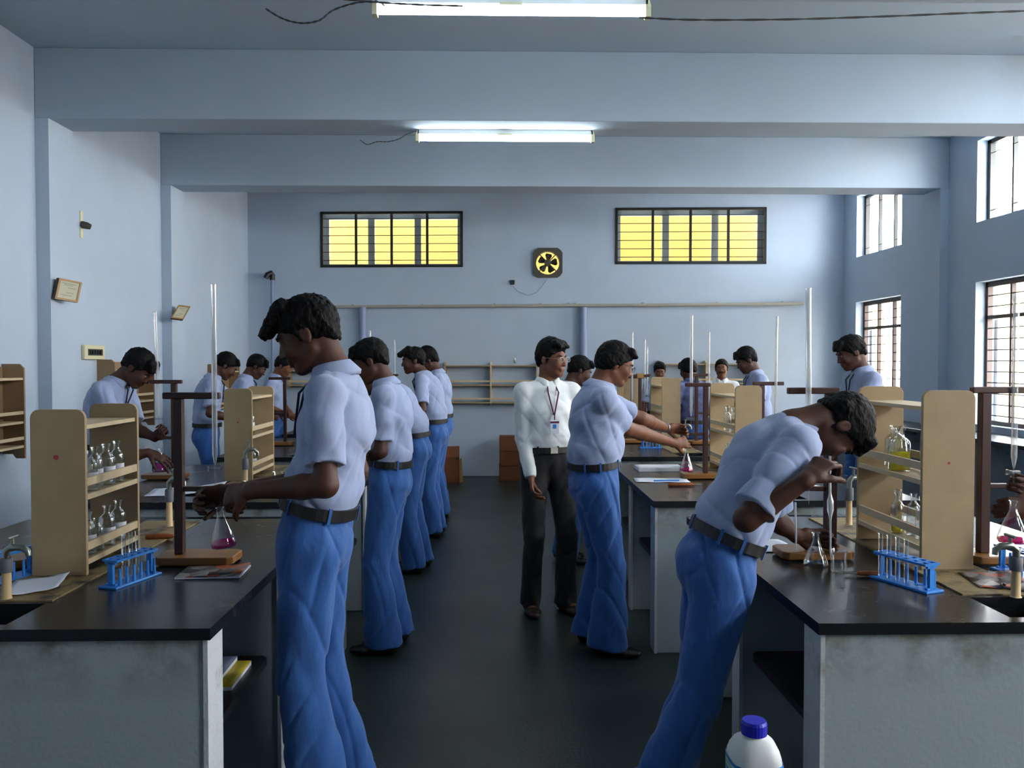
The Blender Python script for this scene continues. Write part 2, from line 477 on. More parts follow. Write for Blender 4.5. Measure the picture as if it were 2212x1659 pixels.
def crease(x, y, z, d, f, ph):
    a = (x * d[0] + y * d[1] + z * d[2]) * f + .9 * np.sin(x * 13 + ph) + .9 * np.sin(y * 11 + z * 7 + 2 * ph) + ph
    m = .5 + .5 * np.sin(x * 17 + y * 15 + z * 12 + 3 * ph)
    return ((1 - np.abs(np.sin(a))) ** 4 * m).astype(np.float32)
def person(label, loc, face, H=1.70, build=1.0, lean=(3, 5, 8), neck=20, hp=15, hyaw=0, hroll=0, pf=0.0, feet=((.0, .10), (.0, -.10)), footyaw=(0, 0),
           L=None, R=None, h=.008, skin='skin1', shirt='shirt', trous='trouser', sleeve='short', belly=0, lany='navy', glasses=False, must=False,
           quiff=0, fringe=.5, hairup=0, seed=0, group=None, shoes='shoe', z0=0.0, card=False, watch=False, flare=1.0, legs=True, hairlen=0.0, name='person', hairline=0.0, detail=False, lids=.0035, knee=1.006, drop=0, slw=1.0):
    s = H / 1.70; w = s * build; up = np.array((0, 0, 1.)); rng = random.Random(seed)
    Fw = np.array((math.cos(face), math.sin(face), 0.)); Lf = np.cross(up, Fw)
    O = np.array((loc[0], loc[1], z0))
    def sp(a): a = math.radians(a); return up * math.cos(a) + Fw * math.sin(a)
    pel = O + Fw * pf * s + up * .945 * s
    if abs(pf) > .05: pel = O + Fw * pf * s + up * (math.sqrt(max(.945 ** 2 - pf ** 2 * .5, .4))) * s
    pel = pel - up * drop
    d0, d1, d2 = sp(lean[0]), sp(lean[1]), sp(lean[2])
    bel = pel + d0 * .075 * s; wai = bel + d0 * .07 * s; che = wai + d1 * .185 * s; upp = che + d2 * .12 * s; nb = upp + d2 * .055 * s
    dn = sp(neck)
    fd_ = rotv(Fw, up, math.radians(hyaw)); side = np.cross(up, fd_)
    hu = rotv(up, side, math.radians(hp)); hf = rotv(fd_, side, math.radians(hp))
    hu = rotv(hu, hf, math.radians(hroll)); hs = np.cross(hu, hf)
    nt = nb + dn * .075 * s; hc = nt + hu * .085 * s + hf * .022 * s
    ch = N(d1 + d2)
    shL = upp + Lf * .160 * w + d2 * .005 * s; shR = upp - Lf * .160 * w + d2 * .005 * s
    # arms: dict(w=wrist, e=elbow or None, pole, fwd, palm, curl)
    arms = []
    for A, sh, sg in ((L, shL, 1), (R, shR, -1)):
        A = dict(A or {})
        if 'w' not in A: A['w'] = sh + np.array((0, 0, -.53 * s)) + Fw * .06 * s + Lf * sg * .05
        A['w'] = np.array(A['w'], float)
        e = np.array(A['e'], float) if 'e' in A else ik(sh, A['w'], .285 * s, .255 * s, A.get('pole', -Fw * .6 + Lf * sg * .5 - up * .6))
        f = N(np.array(A['fwd'], float)) if 'fwd' in A else N(A['w'] - e)
        arms.append((sh, e, A['w'], f, np.array(A.get('palm', -Lf * sg), float), A.get('curl', .35), sg, A.get('spread', 0), A.get('show', True)))
    hipz = pel - up * .03 * s
    lg = []
    for (ff, fs), sg, fy in zip(feet, (1, -1), footyaw):
        hip = pel + Lf * sg * .085 * w - up * .04 * s
        ank = O + Fw * ff + Lf * fs + up * .085 * s
        dd = np.linalg.norm(hip - ank) * knee; kn = ik(hip, ank, .505 * dd, .497 * dd, Fw + Lf * sg * .1)
        lg.append((hip, kn, ank, rotv(Fw, up, math.radians(fy))))
    pts = [pel, nb, hc + hu * .13 * s, hc - hu * .13 * s, hc + hf * .12 * s, hc - hf * .12 * s, shL, shR, O + up * .02] + [x for a in arms for x in (a[1], a[2], a[2] + a[3] * .2 * s)] + [x for g in lg for x in g[:3]]
    pts = np.array(pts); lo = pts.min(0) - .09 * s; hi = pts.max(0) + .09 * s
    # ---- body: head, neck, torso core, arms, hands, legs in one surface
    B = Field(lo, hi, h)
    HR = (hs, hf, hu)
    def hp_(a, b, c): return hc + hs * a * s + hf * b * s + hu * c * s
    B.tube(pel, bel, (.11 * w, .075 * s), (.11 * w, .075 * s), Lf, .03); B.tube(bel, che, (.11 * w, .075 * s), (.12 * w, .08 * s), Lf, .03)
    B.tube(che, upp, (.12 * w, .08 * s), (.10 * w, .06 * s), Lf, .03); B.tube(upp, nb, (.10 * w, .055 * s), (.058 * w, .055 * s), Lf, .04)
    B.tube(shL, shR, .032 * w, .032 * w, None, .03)
    B.tube(nb, hp_(0, -.03, -.055), .055 * w, .050 * w, None, .03)
    B.ell(hp_(0, -.012, .028), HR, (.072 * s, .092 * s, .082 * s), .02)
    B.ell(hp_(0, .032, -.035), HR, (.056 * s, .056 * s, .072 * s), .03)
    B.tube(hp_(.046, .0, -.055), hp_(.016, .06, -.092), .018 * s, .018 * s, None, .02)
    B.tube(hp_(-.046, .0, -.055), hp_(-.016, .06, -.092), .018 * s, .018 * s, None, .02)
    B.ell(hp_(0, .070, -.094), HR, (.022 * s, .018 * s, .017 * s), .02)
    B.tube(hp_(-.028, .078, .022), hp_(.028, .078, .022), .011 * s, .011 * s, None, .015)
    for q in (-1, 1): B.ell(hp_(.031 * q, .097, .000), HR, (.015 * s, .012 * s, .011 * s), .012, sub=True)
    B.tube(hp_(0, .084, .010), hp_(0, .104, -.030), .0075 * s, .0115 * s, None, .010)
    for q in (-1, 1): B.ell(hp_(.012 * q, .097, -.033), HR, (.008 * s, .010 * s, .007 * s), .006)
    B.tube(hp_(-.018, .089, -.058), hp_(.018, .089, -.058), .0075 * s, .0075 * s, None, .006)
    B.tube(hp_(-.016, .087, -.070), hp_(.016, .087, -.070), .008 * s, .008 * s, None, .005)
    for q in (-1, 1):
        B.tube(hp_(.020 * q, .0835, lids), hp_(.043 * q, .0765, lids - .001), .0075 * s, .0065 * s, None, .006)
        B.tube(hp_(.021 * q, .084, -.0105), hp_(.042 * q, .077, -.0105), .0055 * s, .005 * s, None, .006)
        B.ell(hp_(.033 * q, .070, -.030), HR, (.022 * s, .020 * s, .022 * s), .02)
        B.ell(hp_(.074 * q, -.006, -.008), HR, (.010 * s, .019 * s, .031 * s), .006)
        B.ell(hp_(.084 * q, -.002, -.004), HR, (.006 * s, .010 * s, .018 * s), .006, sub=True)
    for sh, e, wr, f, pl, cu, sg, spd, show in arms:
        B.tube(sh, e, .030 * w, .036 * w, None, .02)
        m = e + (wr - e) * .3
        B.tube(e, m, .037 * w, .037 * w, None, .015); B.tube(m, wr, .037 * w, .024 * s, None, .012)
        hand_field(B, wr, f, pl, s, cu, sg, spd)
    if legs:
        for hip, kn, ank, fdn in lg:
            B.tube(hip, kn, .06 * w, .042 * s, None, .03); B.tube(kn, ank, .042 * s, .03 * s, None, .02)
            B.tube(ank, ank + fdn * .10 * s - up * .045 * s, .03 * s, (.03 * s, .02 * s), None, .02)
    root = B.build(name, skin)
    tag(root, label, 'person', group)
    # ---- hair
    r = .16 * s
    Hf = Field(hc - r, hc + r, max(.004, h * .7))
    Hf.ell(hp_(0, -.014, .034 + hairup * .5), HR, (.082 * s, .103 * s, (.089 + hairup) * s), .01)
    Hf.tube(hp_(0, -.07, .0), hp_(0, -.078, -.045), (.06 * s, .028 * s), (.045 * s, .016 * s), hs, .03)
    if hairlen: Hf.ell(hp_(0, -.03, -.005), HR, (.082 * s, .08 * s, (.06 + hairlen) * s), .03)
    ft = [(-.045, .3), (-.02, .1), (.01, -.1), (.035, -.3)]
    n1 = N(hu * 1.0 - hf * .92); P0 = hp_(0, 0, -.022 + hairline)
    Hf.cut(P0, n1, .012)
    if fringe:
        for xx, tw in ft:
            Hf.tube(hp_(xx, .055, .085 + hairup), hp_(xx + .01, .086 + .006 * rng.random(), .085 - .036 * fringe), .024 * s, .012 * s, None, .012)
    if quiff:
        for i in range(5):
            xx = -.04 + .02 * i
            Hf.tube(hp_(xx, .03, .105), hp_(xx * .8, .106 + .014 * quiff * rng.random(), .052 + .02 * rng.random()), .028 * s, .017 * s, None, .012)
    for q in (-1, 1): Hf.tube(hp_(.071 * q, .014, .02), hp_(.071 * q, .012, -.022), .008 * s, .005 * s, None, .01)
    x, y, z = [a.astype(np.float32) for a in np.ix_(*Hf.ax)]
    Hf.D += ((.0042 if quiff else .0026) * wave(x, y, z, 230, 210, 140, seed) + .0030 * wave(y, z, x, 100, 90, 105, seed + 1)).astype(np.float32)
    Hf.build('hair', 'hair', root, relax=1)
    # ---- eyes, brows
    for q in (-1, 1):
        e = MB(); T = Matrix.Translation(Vector(hp_(.031 * q, .077, .000))) @ Matrix((hs, hf, hu)).transposed().to_4x4()
        prof = [(.0001, -.011)] + [(.0115 * math.cos(a), .0115 * math.sin(a)) for a in np.linspace(-1.4, 1.4, 7)] + [(.0001, .011)]
        e.lathe([(a * s, b * s) for a, b in prof], 'eye', 12, T)
        T2 = Matrix.Translation(Vector(hp_(.031 * q, .0795, -.002))) @ Matrix((hs, hf, hu)).transposed().to_4x4()
        e.lathe([(a * s * .85, b * s * .85) for a, b in prof], 'iris', 10, T2)
        e.build('eye', root)
        mb = MB(); mb.tube([hp_(.014 * q, .092, .018), hp_(.030 * q, .089, .024), hp_(.048 * q, .076, .019)], [.0035 * s, .004 * s, .002 * s], 'hair', 6)
        mb.build('eyebrow', root)
    if must:
        mb = MB(); mb.tube([hp_(-.028, .086, -.056), hp_(-.012, .099, -.046), hp_(0, .101, -.045), hp_(.012, .099, -.046), hp_(.028, .086, -.056)], [.003 * s, .007 * s, .006 * s, .007 * s, .003 * s], 'hair', 8)
        mb.build('moustache', root)
    if glasses:
        mb = MB()
        for q in (-1, 1):
            pts_ = [hp_(.033 * q + .023 * math.cos(a), .103, .000 + .016 * math.sin(a)) for a in np.linspace(0, 2 * math.pi, 14)[:-1]]
            mb.tube(pts_, .0016 * s, 'steel' if glasses == 'steel' else 'black', 6, closed=True)
            mb.tube([hp_(.056 * q, .102, .004), hp_(.077 * q, .06, .006), hp_(.080 * q, -.01, .004)], .0014 * s, 'steel' if glasses == 'steel' else 'black', 6)
        mb.tube([hp_(-.010, .104, .004), hp_(.010, .104, .004)], .0014 * s, 'steel' if glasses == 'steel' else 'black', 6)
        g = mb.build('glasses', root)
    # ---- shirt
    wf = (.150 * w, .108 * s * (1 + (build - 1) * .8)); hs2 = h if h <= .008 else h
    slo = np.minimum(lo, lo); Sf = Field(np.array([min(bel[i], shL[i], shR[i], nb[i], arms[0][1][i], arms[1][1][i], *( [arms[0][2][i], arms[1][2][i]] if sleeve == 'long' else [])) for i in range(3)]) - .2 * w,
                                         np.array([max(bel[i], shL[i], shR[i], nb[i], arms[0][1][i], arms[1][1][i], *( [arms[0][2][i], arms[1][2][i]] if sleeve == 'long' else [])) for i in range(3)]) + .2 * w, hs2)
    b0 = bel - d0 * .01 * s
    wid = (.148 * w, .112 * w); chs = (.154 * w, .113 * w)
    Sf.tube(b0, wai, (.142 * w, .103 * w), (.154 * w, .120 * w), Lf, .02, flata=True)
    Sf.tube(wai, che, (.146 * w, .112 * w), chs, Lf, .03)
    Sf.tube(che, upp, chs, (.135 * w, .090 * w), Lf, .03)
    Sf.tube(upp - d2 * .01, nb - d2 * .012, (.132 * w, .082 * w), (.060 * w, .060 * w), Lf, .025)
    if belly: Sf.ell(wai + d1 * .05 * s + Fw * (.05 + belly * .03) * s, (Lf, Fw, up), (.135 * w, (.085 + belly) * s, .13 * s), .05)
    Sf.tube(shL - Lf * .02, shR + Lf * .02, .052 * w, .052 * w, None, .03)
    for q in (shL, shR): Sf.ell(q - up * .004, (Lf, Fw, up), (.052 * w, .057 * w, .052 * w), .03)
    # shoulder blades / back
    Sf.ell(che - Fw * .032 * s + d2 * .04, (Lf, Fw, up), (.125 * w, .088 * w, .12 * s), .03)
    for sh, e, wr, f, pl, cu, sg, spd, show in arms:
        ud = N(e - sh); c0 = sh + ud * .01
        if sleeve == 'short':
            Sf.tube(c0, sh + (e - sh) * .45, .054 * w * slw, .056 * w * slw, None, .025)
            Sf.tube(sh + (e - sh) * .35, sh + (e - sh) * (.80 + .06 * (slw > 1)), .056 * w * slw, .061 * w * slw, None, .02, flatb=True)
        else:
            Sf.tube(c0, e, .054 * w, .048 * w, None, .025); Sf.tube(e, wr - N(wr - e) * .03 * s, .050 * w, .042 * s, None, .02)
            Sf.tube(wr - N(wr - e) * .055 * s, wr + N(wr - e) * .005 * s, .039 * s, .037 * s, None, .006, flatb=True, flata=True)
    x, y, z = [a.astype(np.float32) for a in np.ix_(*Sf.ax)]
    zz = (z - float(bel[2])) / (.45 * s)
    amp = (.0028 + .0060 * np.exp(-((zz - .35) / .3) ** 2)).astype(np.float32)
    Sf.D += amp * wave(x, y, z, 26, 28, 34, seed + .3).astype(np.float32)
    cr = [N(d1 * .55 + Fw * .8), N(d1 * .6 - Fw * .75), N(Lf * .5 + d1 * .5 + Fw * .5)]
    Sf.D += (.0075 * crease(x, y, z, cr[0], 24, seed) + .0065 * crease(x, y, z, cr[1], 28, seed + 1.7) + .004 * crease(x, y, z, cr[2], 36, seed + 3)).astype(np.float32)
    so = Sf.build('shirt', shirt, root, relax=1)
    # ---- collar (sub-part of the shirt): a folded band, open at the throat
    n = 26; vs = []; fs = []
    for i in range(n + 1):
        a = math.radians(14 + 332 * i / n)
        dr = Fw * math.cos(a) + Lf * math.sin(a); dr = N(dr - dn * dr.dot(dn) * .5)
        fr = max(0, math.cos(a)) ** 6
        base = nb + d2 * .0
        rin = .060 * w; rout = .086 * w + .012 * fr
        c_top = base + dn * (.044 - .020 * fr - .006 * max(0, math.cos(a))) * s
        p1 = c_top + dr * rin; p2 = c_top + dr * (rin + .006); p3 = base + dr * rout + dn * (.004 - .050 * fr) * s; p4 = base + dr * (rout - .008) + dn * (-.010 - .045 * fr) * s
        vs += [p1, p2, p3, p4]
    for i in range(n):
        for q in range(4): fs.append((i * 4 + q, (i + 1) * 4 + q, (i + 1) * 4 + (q + 1) % 4, i * 4 + (q + 1) % 4))
    fs += [(0, 1, 2, 3), (n * 4 + 3, n * 4 + 2, n * 4 + 1, n * 4)]
    cm = MB(); cm.add(vs, fs, shirt, True); cm.build('collar', so)
    fx = che + d2 * .03 * s + Fw * .121 * w
    # ---- lanyard or tie ribbon
    if lany:
        t0 = nb + dn * .012 * s
        for nm_, off in (('lanyard', 0),):
            cm = MB()
            ring = []
            for i in range(17):
                a = math.radians(20 + 320 * i / 16); dr = Fw * math.cos(a) + Lf * math.sin(a)
                ring.append(t0 + dr * .074 * w - dn * (.004 + .02 * max(0, math.cos(a))) * s)
            low = che + Fw * (.128 + .04 * (belly > 0)) * w + d1 * (-.02 * s)
            mid = upp + Fw * .108 * w
            if hasattr(lany, 'keys') and lany.get('hang'):
                low = mid + np.array((0, 0, -.26 * s)) + Fw * .05
            c = 'red' if lany == 'red' else 'navy'
            cm.tube([low + Lf * .002, mid + Lf * .035 * s] + ring + [mid - Lf * .035 * s, low - Lf * .002], .0048, c, 6)
            lo_ = cm.build('lanyard', root)
            if card:
                cc = MB(); T = Matrix.Translation(Vector(low + Fw * .008)) @ Matrix((Lf, Fw, d1)).transposed().to_4x4()
                cc.box((-.028, -.002, -.115), (.028, .002, -.03), 'paper', T); cc.box((-.028, -.0035, -.050), (.028, .0035, -.038), M['red'], T); cc.box((-.012, -.0035, -.082), (.010, .0035, -.056), 'blueplastic', T)
                cc.box((-.003, -.002, -.03), (.003, .002, .01), 'red', T)
                cc.build('identity_card', lo_)
    # ---- trousers
    plo = np.array([min(*(g[j][i] for g in lg for j in range(3)), bel[i]) for i in range(3)]) - .16 * w; phi = np.array([max(*(g[j][i] for g in lg for j in range(3)), bel[i]) for i in range(3)]) + .16 * w
    plo[2] = O[2] + .02
    if legs:
        T_ = Field(plo, phi, h)
        T_.tube(pel - up * .0, bel + d0 * .006 * s, (.150 * w, .112 * w), (.146 * w, .106 * w), Lf, .03, flatb=True)
        fp = N(np.cross(Lf, d0)) * 1.0; fp = fp if fp.dot(Fw) > 0 else -fp
        T_.ell(pel - d0 * .04 * s - fp * .034 * s, (Lf, fp, d0), (.148 * w, .094 * w, .105 * s), .04)
        for hip, kn, ank, fdn in lg:
            hem = ank - up * .045 * s
            T_.tube(hip, kn, (.090 * w, .100 * w), (.066 * s, .072 * s), Lf, .03)
            T_.tube(kn, hem, (.066 * s, .072 * s), (.062 * s * flare, .098 * s * flare), N(np.cross(up, fdn)), .02, flatb=True)
        x, y, z = [a.astype(np.float32) for a in np.ix_(*T_.ax)]
        T_.D += (.0030 * wave(x, y, z, 26, 28, 17, seed + 2) + .0085 * crease(x, y, z, N(up * .45 + Fw * .9), 26, seed + 5) + .007 * crease(x, y, z, N(-up * .35 + Fw * .8 + Lf * .4), 30, seed + 8) + .0018 * np.sin(x * 60 + y * 55 + 4 * np.sin(z * 9 + seed))).astype(np.float32)
        T_.cut(bel + d0 * .006 * s, -d0, .004, bel, .25)
        to = T_.build('trousers', trous, root, relax=1)
        # ---- shoes
        for hip, kn, ank, fdn in lg:
            Sh = Field(ank - .22 * s, ank + .22 * s, max(h, .007)); Sh.lo
            g = ank - up * .085 * s
            sdv = np.cross(up, fdn)
            Sh.tube(g - fdn * .045 * s + up * .035 * s, g + fdn * .11 * s + up * .028 * s, (.038 * s, .032 * s), (.045 * s, .026 * s), sdv, .02)
            Sh.tube(g + fdn * .11 * s + up * .026 * s, g + fdn * .165 * s + up * .024 * s, (.045 * s, .025 * s), (.034 * s, .020 * s), sdv, .02)
            Sh.tube(g - fdn * .03 * s + up * .04 * s, ank + up * .01, .038 * s, .036 * s, None, .02)
            Sh.cut(g + up * .002, up, .004)
            Sh.build('shoe', shoes, root, relax=0)
    # ---- belt
    fq = N(np.cross(Lf, d0)); fq = fq if fq.dot(Fw) > 0 else -fq
    cm = MB(); n = 36; vs = []; fs = []
    for i in range(n):
        a = 2 * math.pi * i / n
        for rr, zz_ in ((.150, .004), (.161, .004), (.161, .040), (.150, .040)):
            vs.append(bel + d0 * (zz_ - .014) * s + Lf * math.cos(a) * (rr * w) + fq * math.sin(a) * ((rr - .036) * w))
    for i in range(n):
        for q in range(4): fs.append((i * 4 + q, i * 4 + (q + 1) % 4, ((i + 1) % n) * 4 + (q + 1) % 4, ((i + 1) % n) * 4 + q))
    cm.add(vs, fs, 'belt', False); bo = cm.build('belt', root)
    cm = MB(); T = Matrix.Translation(Vector(bel + d0 * .008 * s + fq * .126 * w)) @ Matrix((Lf, fq, d0)).transposed().to_4x4()
    cm.box((-.024, -.004, -.020), (.024, .004, .020), 'steel', T); cm.build('belt_buckle', bo, bevel=.002)
    for a in (.6, 1.4, 2.2, -.5, -1.57, -2.6, 3.1) if detail and legs else ():
        cm = MB()
        q = bel + Lf * math.cos(a) * .1605 * w + fq * math.sin(a) * .1245 * w; nn = N(Lf * math.cos(a) * .8 + fq * math.sin(a)); sd_ = np.cross(d0, nn)
        T = Matrix.Translation(Vector(q + d0 * .008 * s)) @ Matrix((sd_, nn, d0)).transposed().to_4x4()
        cm.box((-.005, -.003, -.026), (.005, .003, .026), trous, T)
        cm.build('belt_loop', to)
    if watch:
        sh, e, wr, f, pl, cu, sg, spd, show = arms[watch - 1]
        dv = N(wr - e); c0 = wr - dv * .025
        cm = MB(); ref = N(np.cross(dv, up)); rw = np.cross(dv, ref)
        cm.tube([c0 + (ref * math.cos(a) * .029 + rw * math.sin(a) * .027) * s for a in np.linspace(0, 2 * math.pi, 15)[:-1]], .005, 'steel', 6, closed=True)
        cm.build('wristwatch', root)
    return root
# ------------------------------------------------------------------ the room
CEIL, SOF, XL, XR = 3.86, 3.346, -3.385, 4.68
YB = -3.6
BEAMS = [(-.9, -.55), (1.46, 1.81), (3.82, 4.17), (6.24, 6.60), (8.55, 8.90)]
def struct(mb, name, parent=None, **k):
    o = mb.build(name, parent, **k)
    if parent is None: o['kind'] = 'structure'
    return o
struct(MB().box((XL - .25, YB, -.12), (XR + .25, 11.9, 0), 'floor'), 'floor')
struct(MB().box((XL - .25, YB, CEIL), (XR + .25, 11.9, CEIL + .15), 'ceil'), 'ceiling')
for i, (a, b) in enumerate(BEAMS):
    struct(MB().box((XL, a, SOF), (XR, b, CEIL), 'ceil'), 'trim_%d' % (i + 1), bevel=.006)
mb = MB(); mb.box((XL - .2, YB, 0), (XL, 11.7, CEIL), 'wall')
for a, b in BEAMS: mb.box((XL - .01, a, 0), (XL + .10, b, SOF), 'wall')
struct(mb, 'wall_left')
def wall_cells(mb, uu, zz, holes, P):
    us = sorted(set(list(uu) + [h[0] for h in holes] + [h[1] for h in holes])); zs = sorted(set(list(zz) + [h[2] for h in holes] + [h[3] for h in holes]))
    for a, b in zip(us, us[1:]):
        z0 = None
        for c, d in zip(zs, zs[1:]):
            hit = any(h[0] < (a + b) / 2 < h[1] and h[2] < (c + d) / 2 < h[3] for h in holes)
            if not hit and z0 is None: z0 = c
            if hit and z0 is not None: P(a, b, z0, c); z0 = None
        if z0 is not None: P(a, b, z0, zs[-1])
mb = MB()
wall_cells(mb, (YB, 11.7), (0, CEIL), R_LOW + R_UP, lambda a, b, c, d: mb.box((XR, a, c), (XR + .22, b, d), 'wall'))
for a, b in BEAMS: mb.box((XR - .09, a, 0), (XR + .01, b, SOF), 'wall')
struct(mb, 'wall_right')
mb = MB(); mb.box((XL - .2, YB - .2, 0), (XR + .2, YB, CEIL), 'wall'); struct(mb, 'wall_behind_camera')
# back wall (slightly out of square), in its own u, depth, z frame
TB = lambda u0, z0, u1, z1, n0, n1: ((u0, n0, z0), (u1, n1, z1))
def bwrect(x0, y0, x1, y1):
    a = bw(x0, y0); b = bw(x1, y1); return a[0], b[0], b[1], a[1]
BWIN = [bwrect(692, 457.5, 1000, 577), bwrect(1329, 449, 1655, 570)]
fu, fz = bw(1183, 568); FR = .175
holes = BWIN + [(fu - FR, fu + FR, fz - FR, fz + FR)]
mb = MB(); wall_cells(mb, (-.3, 8.5), (0, CEIL), holes, lambda a, b, c, d: mb.box((a, -.22, c), (b, 0, d), 'wall', MBW))
struct(mb, 'wall_back')

# ---- windows of the back wall
def window(name):
    o = empty(name); o['kind'] = 'structure'; return o
for k, (u0, u1, z0, z1) in enumerate(BWIN):
    w = window('window_%d' % (k + 1)); t = .035
    def B(n, lst, m, bev=0):
        mb = MB()
        for lo, hi in lst: mb.box(lo, hi, m, MBW)
        return mb.build(n, w)
    B('window_frame', [((u0, -.03, z0), (u1, .012, z0 + t)), ((u0, -.03, z1 - t), (u1, .012, z1)), ((u0, -.03, z0), (u0 + t, .012, z1)), ((u1 - t, -.03, z0), (u1, .012, z1))], 'frame')
    for q in (1, 2, 3):
        c = u0 + (u1 - u0) * q / 4; B('mullion', [((c - .016, -.03, z0 + t), (c + .016, .008, z1 - t))], 'frame')
    for q in range(6):
        c = z0 + t + (z1 - z0 - 2 * t) * (q + .55) / 6.1
        mb = MB(); mb.tube([MBW @ Vector((u0 + .02, -.012, c)), MBW @ Vector((u1 - .02, -.012, c))], .0055, 'frame', 6); mb.build('grille_bar', w)
    g = .045
    B('casement_frame', [((u0, -.17, z0), (u1, -.13, z0 + .06)), ((u0, -.17, z1 - .085), (u1, -.13, z1)), ((u0, -.17, z0), (u0 + .085, -.13, z1)), ((u1 - .085, -.17, z0), (u1, -.13, z1))], 'grey')
    for q in (.345, .675):
        c = u0 + (u1 - u0) * q; B('casement_stile', [((c - g, -.17, z0), (c + g, -.13, z1))], 'grey')
# yellow corridor behind the back wall; unseen roof and end wall added to cut daylight
mb = MB(); mb.box((-1.2, -1.9, 0), (7.75, -1.75, 4.6), 'yellow', MBW); mb.box((-1.2, -1.9, 4.3), (7.75, -.50, 4.45), 'outwhite', MBW); mb.box((-1.3, -1.9, 0), (-1.2, -.22, 4.45), 'outwhite', MBW); struct(mb, 'wall_corridor')
# ---- windows of the right-hand wall
n = 3
for i, (y0, y1, z0, z1) in enumerate(R_LOW):
    w = window('window_%d' % n); n += 1; xf = XR + .10
    mb = MB()
    for a, b, c, d in ((y0, y1, z0, z0 + .04), (y0, y1, z1 - .05, z1), (y0, y0 + .04, z0, z1), (y1 - .04, y1, z0, z1), (y0, y1, 1.97, 2.005)): mb.box((xf, a, c), (xf + .05, b, d), 'framebrown')
    mb.build('window_frame', w)
    for q in (1 / 3, 2 / 3):
        c = y0 + (y1 - y0) * q; MB().box((xf + .005, c - .014, z0), (xf + .045, c + .014, z1), 'framebrown').build('mullion', w)
    mb = MB()
    for q in range(13):
        z = z0 + .09 + q * .105
        if z < z1 - .04: mb.tube([(xf + .012, y0, z), (xf + .012, y1, z)], .006, 'frame', 6)
    mb.build('grille', w)
    for yy, sg in ((y0 + .02, -1), (y1 - .02, 1)):    # shutter leaves opened outwards
        mb = MB(); dx = .42
        for lo, hi in (((XR + .2, yy - .02, z0 + .02), (XR + .24, yy + .02, 1.97)), ((XR + .2 + dx, yy - .02, z0 + .02), (XR + .24 + dx, yy + .02, 1.97)),
                       ((XR + .24, yy - .018, z0 + .02), (XR + .2 + dx, yy + .018, z0 + .06)), ((XR + .24, yy - .018, 1.93), (XR + .2 + dx, yy + .018, 1.97))): mb.box(lo, hi, 'outwhite')
        lf = mb.build('shutter_frame', w)
        MB().add([(XR + .24, yy, z0 + .06), (XR + .2 + dx, yy, z0 + .06), (XR + .2 + dx, yy, 1.93), (XR + .24, yy, 1.93)], [(0, 1, 2, 3)], 'glass').build('shutter_pane', lf)
for i, (y0, y1, z0, z1) in enumerate(R_UP):
    w = window('window_%d' % n); n += 1; xf = XR + .10
    mb = MB()
    for a, b, c, d in ((y0, y1, z0, z0 + .03), (y0, y1, z1 - .04, z1), (y0, y0 + .035, z0, z1), (y1 - .05, y1, z0, z1)): mb.box((xf, a, c), (xf + .05, b, d), 'frame')
    mb.build('window_frame', w)
    for q in (1 / 3, 2 / 3):
        c = y0 + (y1 - y0) * q; MB().box((xf + .005, c - .012, z0), (xf + .045, c + .012, z1), 'frame').build('mullion', w)
    mb = MB()
    for q in (1, 6): mb.tube([(xf + .012, y0, z0 + q * .11), (xf + .012, y1, z0 + q * .11)], .004, 'frame', 6)
    mb.build('grille', w)
# outside: yard and the neighbouring block
struct(MB().box((XR + .22, -8, -.25), (16, 26, -.1), 'ground'), 'ground')
mb = MB(); mb.box((8.2, -8, -.1), (8.5, 26, 2.75), 'beige')
nb_ = struct(mb, 'wall_courtyard')
for y in np.arange(-6, 26, 1.5):
    MB().box((8.05, y, -.1), (8.2, y + .62, 2.75), 'outwhite').build('pillar', nb_)
for k, zz in ((0, 2.42), (1, 3.76)):  # unseen sunshades added outside to block steep sky light
    mb = MB()
    for y0, y1, _, _ in R_LOW[1:]: mb.box((XR + .2, y0 - .2, zz), (XR + (.95 if y0 > 9 else .7), y1 + .2, zz + .07), 'outwhite')
    mb.box((XR + .2, 9.42, (.9, 2.9)[k]), (XR + .8, 9.52, zz), 'outwhite')  # unseen fin added to keep sky light off the back wall
    struct(mb, 'trim_%d' % (10 + k))
# stone counter along the right-hand wall
c = empty('wall_counter', (4.4, 5, 0), 0, 'long black stone counter running under the right-hand windows', 'counter')
MB().box((4.2 - 4.4, YB + .05 - 5, .85), (XR - 4.4, 11.05 - 5, .885), 'slab').build('worktop', c, bevel=.004)
for y in (-2, .6, 3.2, 5.8, 7.4, 9.0, 10.7):
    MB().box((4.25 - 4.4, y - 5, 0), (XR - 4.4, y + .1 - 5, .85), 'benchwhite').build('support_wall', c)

# ---- wiring and pipes on the back wall
def bwp(x, y, off=.0):
    u, z = bw(x, y, off); return MBW @ Vector((u, off, z))
mb = MB(); p = [bwp(x, y, .03) for x, y in ((593, 664), (1000, 661), (1420, 659), (1735, 656))]
mb.tube(p, .022, 'conduit', 10)
pp = mb.build('conduit_pipe'); tag(pp, 'long cream conduit pipe running level across the back wall below the windows', 'pipe')
for x in (612, 700, 762, 912, 1068, 1168, 1228, 1242, 1388, 1550, 1690):
    q = bwp(x, 663 - (x - 593) * .007, .02); mb = MB(); mb.tube([q - bwd * .012, q + bwd * .012], .028, 'conduit', 10); mb.build('pipe_clip', pp)
for x, y0, y1, lb in ((1260, 664, 900, 'thick wall-coloured pipe dropping from the conduit right of the exhaust fan'), (783, 664, 900, 'thick wall-coloured pipe dropping from the conduit below the left back window')):
    a, b = bwp(x, y0, .06), bwp(x, y1, .06); mb = MB(); mb.tube([a, (a.x, a.y, .0)], .05, 'conduitblue', 16)
    tag(mb.build('drop_pipe'), lb, 'pipe')
a = bwp(588, 597, .09)
